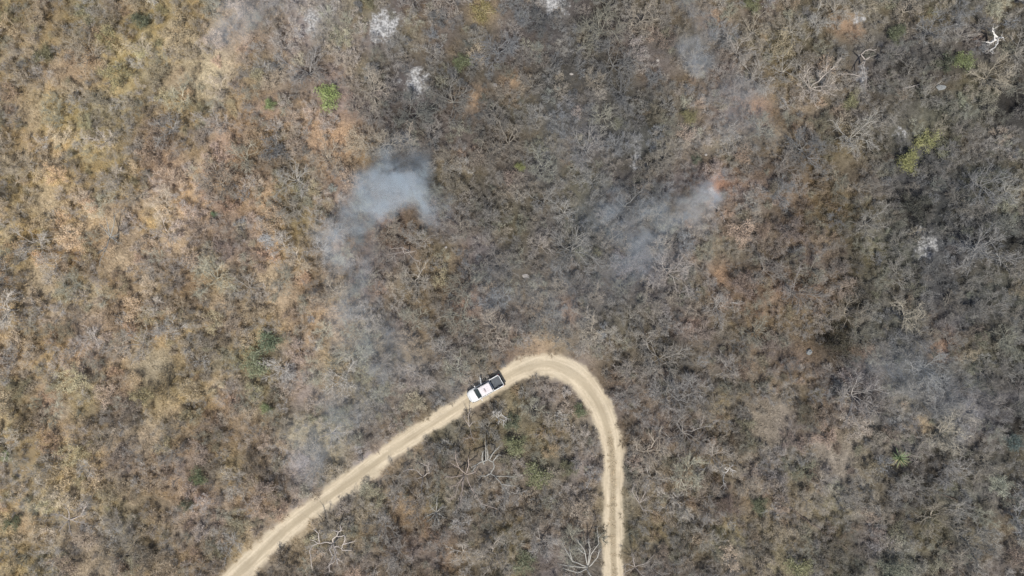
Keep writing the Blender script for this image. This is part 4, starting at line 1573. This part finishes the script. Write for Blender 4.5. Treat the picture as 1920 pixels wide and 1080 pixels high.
for _ in range(26000):
    x, y = rng.uniform(-XR, XR), rng.uniform(-YR, YR)
    px, py = x / M_PX + 960, 540 - y / M_PX
    s = rng.uniform(0.5, 0.8) + 0.75 * rng.random() ** 2
    if track_dist(x, y) < s * 0.55 - 0.05 - 0.25 * (vnoise(x / 1.7, y / 1.7, 15) > 0.68) or not occ_clear(x, y, s, 0.15):
        continue
    od = open_dist(x, y)
    if od < 0.45 or (od < 1.2 and rng.random() < 0.6):
        continue
    lf = leafiness(px, py)
    if near_bush(x, y, 1.1 + 0.3 * lf) or vnoise(x / 2.6, y / 2.6, 8) < 0.32:
        continue
    tgrid.setdefault((int(x // 2), int(y // 2)), []).append((x, y))
    leafy = rng.random() < lf
    v = rng.choice((1, 3, 5)) if leafy else rng.choice((0, 2, 4))
    t = plant_tint(x, y, "leafy" if leafy else "bare", rng)
    pts.append((x, y, gh(x, y), (s, s, s * rng.uniform(0.8, 1.3)), rng.random() * 6.283, v, t))
# lesser bare trees, smaller than the ones with a place of their own
small = []
for _ in range(9000):
    x, y = rng.uniform(-XR, XR), rng.uniform(-YR, YR)
    r = rng.uniform(1.1, 1.6)
    if abs(x) > 76 or abs(y) > 44:
        r *= 1.4
    if track_dist(x, y) < r * 0.7 or not occ_clear(x, y, r, 0.3) or open_dist(x, y) < 0.8:
        continue
    if not far_enough(x, y, r, bare_list + leaf_list, 0.6) or not far_enough(x, y, r, small, 0.72):
        continue
    small.append((x, y, r))
    k = rng.randrange(3)
    s = r / PROTO["bare"][k][0]
    pts.append((x, y, gh(x, y), (s, s, s * rng.uniform(0.8, 1.1)), rng.random() * 6.283, 6 + k, plant_tint(x, y, "bare", rng)))
print("bushes", len(pts), "small trees", len(small))
crowns = {}
for o in COL.objects:
    if o.name.startswith("crown") and o.data and o.data.name not in crowns:
        crowns[o.data.name] = o
bush_src += [crowns[PROTO["bare"][k][2].name] for k in range(3)]
scatter("scrub_undergrowth", "dense low tangle of dry twiggy bushes covering the ground", "scrub", bush_src, pts)

pts = []
for _ in range(42000):
    x, y = rng.uniform(-XR, XR), rng.uniform(-YR, YR)
    px, py = x / M_PX + 960, 540 - y / M_PX
    od = open_dist(x, y)
    lf = leafiness(px, py)
    if rng.random() > (0.95 if od < 1.1 else 0.12 + 0.85 * lf):
        continue
    if track_dist(x, y) < rng.uniform(-0.22, 0.30):
        continue
    t = soil_tint(x, y) * rng.uniform(0.8, 1.25)
    if od > 1.1:
        t = t * np.array((1.05, 1.0, 0.90))
    s = rng.uniform(0.6, 1.3)
    pts.append((x, y, gh(x, y), (s, s, s * rng.uniform(0.5, 1.0)), rng.random() * 6.283, rng.randrange(4), t))
# tufts on the hump between the ruts of the straight southern leg
for _ in range(170):
    i = rng.randrange(len(TC) * 16 // 21, len(TC) - 12)
    x, y, h = TC[i]
    x += rng.gauss(0, 0.22)
    y += rng.uniform(-0.8, 0.8)
    s = rng.uniform(0.25, 0.5)
    pts.append((x, y, gh(x, y) + 0.04, (s, s, s * 0.6), rng.random() * 6.28, rng.randrange(4), np.array((0.36, 0.30, 0.21)) * rng.uniform(0.8, 1.2)))
print("tufts", len(pts))
scatter("dry_grass", "dry straw-coloured grass growing between the bushes", "grass", grass_src, pts)


# ------------------------------------------------------------------ smoke
def smoke(label, blobs, dens, z0, z1, seed, nscale=0.35, col=(0.80, 0.89, 0.96), thr=0.46, soft=0.30):
    """one body of drifting smoke: feathered blobs (px, py, radius px, weight) torn by noise"""
    zc = (z0 + z1) / 2
    rh = (z1 - z0) / 2
    B = [(*w2(a, b, zc), r * M_PX, w) for a, b, r, w in blobs]
    x0, x1 = min(b[0] - 1.7 * b[2] for b in B), max(b[0] + 1.7 * b[2] for b in B)
    y0, y1 = min(b[1] - 1.7 * b[2] for b in B), max(b[1] + 1.7 * b[2] for b in B)
    cx, cy = (x0 + x1) / 2, (y0 + y1) / 2
    rx, ry = (x1 - x0) / 2, (y1 - y0) / 2
    b = MB()
    n = 28
    rings = []
    for z, k in ((-1, 0.80), (-0.85, 0.98), (0, 1.0), (0.85, 0.98), (1, 0.80)):
        ring = []
        for q in range(n):
            t = 2 * math.pi * q / n
            c, s_ = math.cos(t), math.sin(t)
            e = (abs(c) ** 3 + abs(s_) ** 3) ** (-1 / 3)
            ring.append((rx * k * c * e, ry * k * s_ * e, rh * z))
        rings.append(ring)
    b.loft(rings)
    mt = bpy.data.materials.new("smoke")
    mt.use_nodes = True
    nt = mt.node_tree
    nt.nodes.clear()
    li = nt.links
    out = N(nt, "ShaderNodeOutputMaterial")
    pv = N(nt, "ShaderNodeVolumePrincipled")
    pv.inputs["Color"].default_value = (*col, 1)
    tc = N(nt, "ShaderNodeTexCoord")
    # swirl the coordinates a little so that no blob keeps a round outline
    wz = N(nt, "ShaderNodeTexNoise")
    wz.inputs["Scale"].default_value = nscale * 0.8
    wz.inputs["Detail"].default_value = 0
    sh = N(nt, "ShaderNodeVectorMath", operation='ADD')
    sh.inputs[1].default_value = (seed * 7.3, seed * 3.1, seed * 1.7)
    li.new(tc.outputs["Object"], sh.inputs[0])
    li.new(sh.outputs[0], wz.inputs["Vector"])
    wo_ = N(nt, "ShaderNodeVectorMath", operation='MULTIPLY_ADD')
    wo_.inputs[1].default_value = (7.0, 7.0, 0.0)
    wo_.inputs[2].default_value = (-3.5, -3.5, 0.0)
    li.new(wz.outputs["Color"], wo_.inputs[0])
    pw = N(nt, "ShaderNodeVectorMath", operation='ADD')
    li.new(tc.outputs["Object"], pw.inputs[0])
    li.new(wo_.outputs[0], pw.inputs[1])
    tot = None
    for bx, by, r, w in B:
        df = N(nt, "ShaderNodeVectorMath", operation='SUBTRACT')
        df.inputs[1].default_value = (bx - cx, by - cy, 0)
        li.new(pw.outputs[0], df.inputs[0])
        dv = N(nt, "ShaderNodeVectorMath", operation='DIVIDE')
        dv.inputs[1].default_value = (r, r, rh * 1.1)
        li.new(df.outputs[0], dv.inputs[0])
        ln = N(nt, "ShaderNodeVectorMath", operation='LENGTH')
        li.new(dv.outputs[0], ln.inputs[0])
        fo = N(nt, "ShaderNodeMapRange", interpolation_type='SMOOTHERSTEP')
        fo.inputs[1].default_value, fo.inputs[2].default_value = 0.0, 1.25
        fo.inputs[3].default_value, fo.inputs[4].default_value = w, 0.0
        li.new(ln.outputs["Value"], fo.inputs[0])
        if tot is None:
            tot = fo.outputs[0]
        else:
            ad = N(nt, "ShaderNodeMath", operation='ADD')
            li.new(tot, ad.inputs[0])
            li.new(fo.outputs[0], ad.inputs[1])
            tot = ad.outputs[0]
    nz = N(nt, "ShaderNodeTexNoise")
    nz.inputs["Scale"].default_value = nscale
    nz.inputs["Detail"].default_value = 3
    nz.inputs["Roughness"].default_value = 0.6
    nz.inputs["Distortion"].default_value = 1.2
    li.new(sh.outputs[0], nz.inputs["Vector"])
    nr = N(nt, "ShaderNodeMapRange", interpolation_type='SMOOTHSTEP')
    nr.inputs[1].default_value = thr - soft * 0.6
    nr.inputs[2].default_value = thr + soft
    nr.inputs[3].default_value = 0.0
    nr.inputs[4].default_value = dens
    li.new(nz.outputs[0], nr.inputs[0])
    ml = N(nt, "ShaderNodeMath", operation='MULTIPLY')
    li.new(tot, ml.inputs[0])
    li.new(nr.outputs[0], ml.inputs[1])
    li.new(ml.outputs[0], pv.inputs["Density"])
    li.new(pv.outputs[0], out.inputs["Volume"])
    o = link("smoke_plume", b.mesh("smoke_plume", mt, True), None, (cx, cy, zc))
    tag(o, label, "smoke", "smoke drifting from the burning scrub", "stuff")


smoke("thickest bluish smoke plume, arching over rusty scrub left of centre",
      [(648, 432, 52, .42), (672, 392, 54, .66), (712, 352, 52, 1.0), (752, 330, 52, 1.1), (785, 362, 46, 1.1), (803, 408, 42, .5), (772, 305, 44, .5),
       (655, 495, 56, .26), (662, 560, 60, .17), (680, 630, 64, .08)], 0.60, 4.5, 10.5, 1, 0.30, (0.78, 0.88, 0.96), 0.50, 0.36)
smoke("wide thin bluish smoke patch right of centre",
      [(1130, 400, 70, .8), (1190, 430, 80, .9), (1215, 495, 75, .9), (1150, 510, 70, .6), (1235, 395, 50, .7)], 0.15, 4.5, 10.0, 5, 0.32, (0.80, 0.89, 0.96), 0.52, 0.34)
smoke("small white smoke puff beside the orange clearing", [(1332, 350, 30, 1.0), (1312, 372, 34, .7), (1300, 400, 44, .4)], 0.40, 3.5, 8.0, 6, 0.5, (0.82, 0.87, 0.92))
smoke("pale smoke wisp near the top edge, right of centre", [(1308, 40, 36, .8), (1305, 90, 40, 1.0), (1322, 125, 32, .7)], 0.22, 4.0, 9.5, 7, 0.40, (0.80, 0.84, 0.88))
smoke("faint smoke over the scrub between the wisp and the clearing", [(1380, 190, 70, 1.0), (1410, 245, 60, .8), (1350, 250, 50, .6)], 0.07, 4.0, 9.5, 8, 0.30)
smoke("thin bluish smoke near the top edge, upper left", [(420, 25, 46, 1.0), (455, 65, 42, .8), (480, 15, 40, .7)], 0.16, 4.0, 9.0, 9, 0.32)
smoke("thin bluish smoke over grey trees at the lower right", [(1710, 720, 90, .9), (1790, 745, 80, .8), (1650, 690, 70, .5)], 0.055, 5.0, 10.0, 10, 0.24, (0.90, 0.95, 0.99))
smoke("thin grey smoke drifting left of the track's western leg", [(570, 850, 60, .9), (620, 815, 66, 1.0), (640, 760, 66, .6)], 0.10, 5.0, 10.0, 11, 0.26, (0.90, 0.95, 0.99))
smoke("thin grey smoke over the scrub above the white pickup", [(680, 650, 80, 1.0), (760, 640, 70, .6), (700, 720, 80, .7), (850, 700, 60, .5)], 0.09, 5.0, 10.0, 12, 0.24, (0.90, 0.95, 0.99))
smoke("faint grey veil of smoke over the scorched scrub above the track bend", [(960, 570, 110, .8), (1060, 560, 100, .9), (1100, 640, 80, .6), (1080, 300, 110, .6)], 0.06, 5.0, 10.0, 13, 0.2, (0.90, 0.95, 0.99))
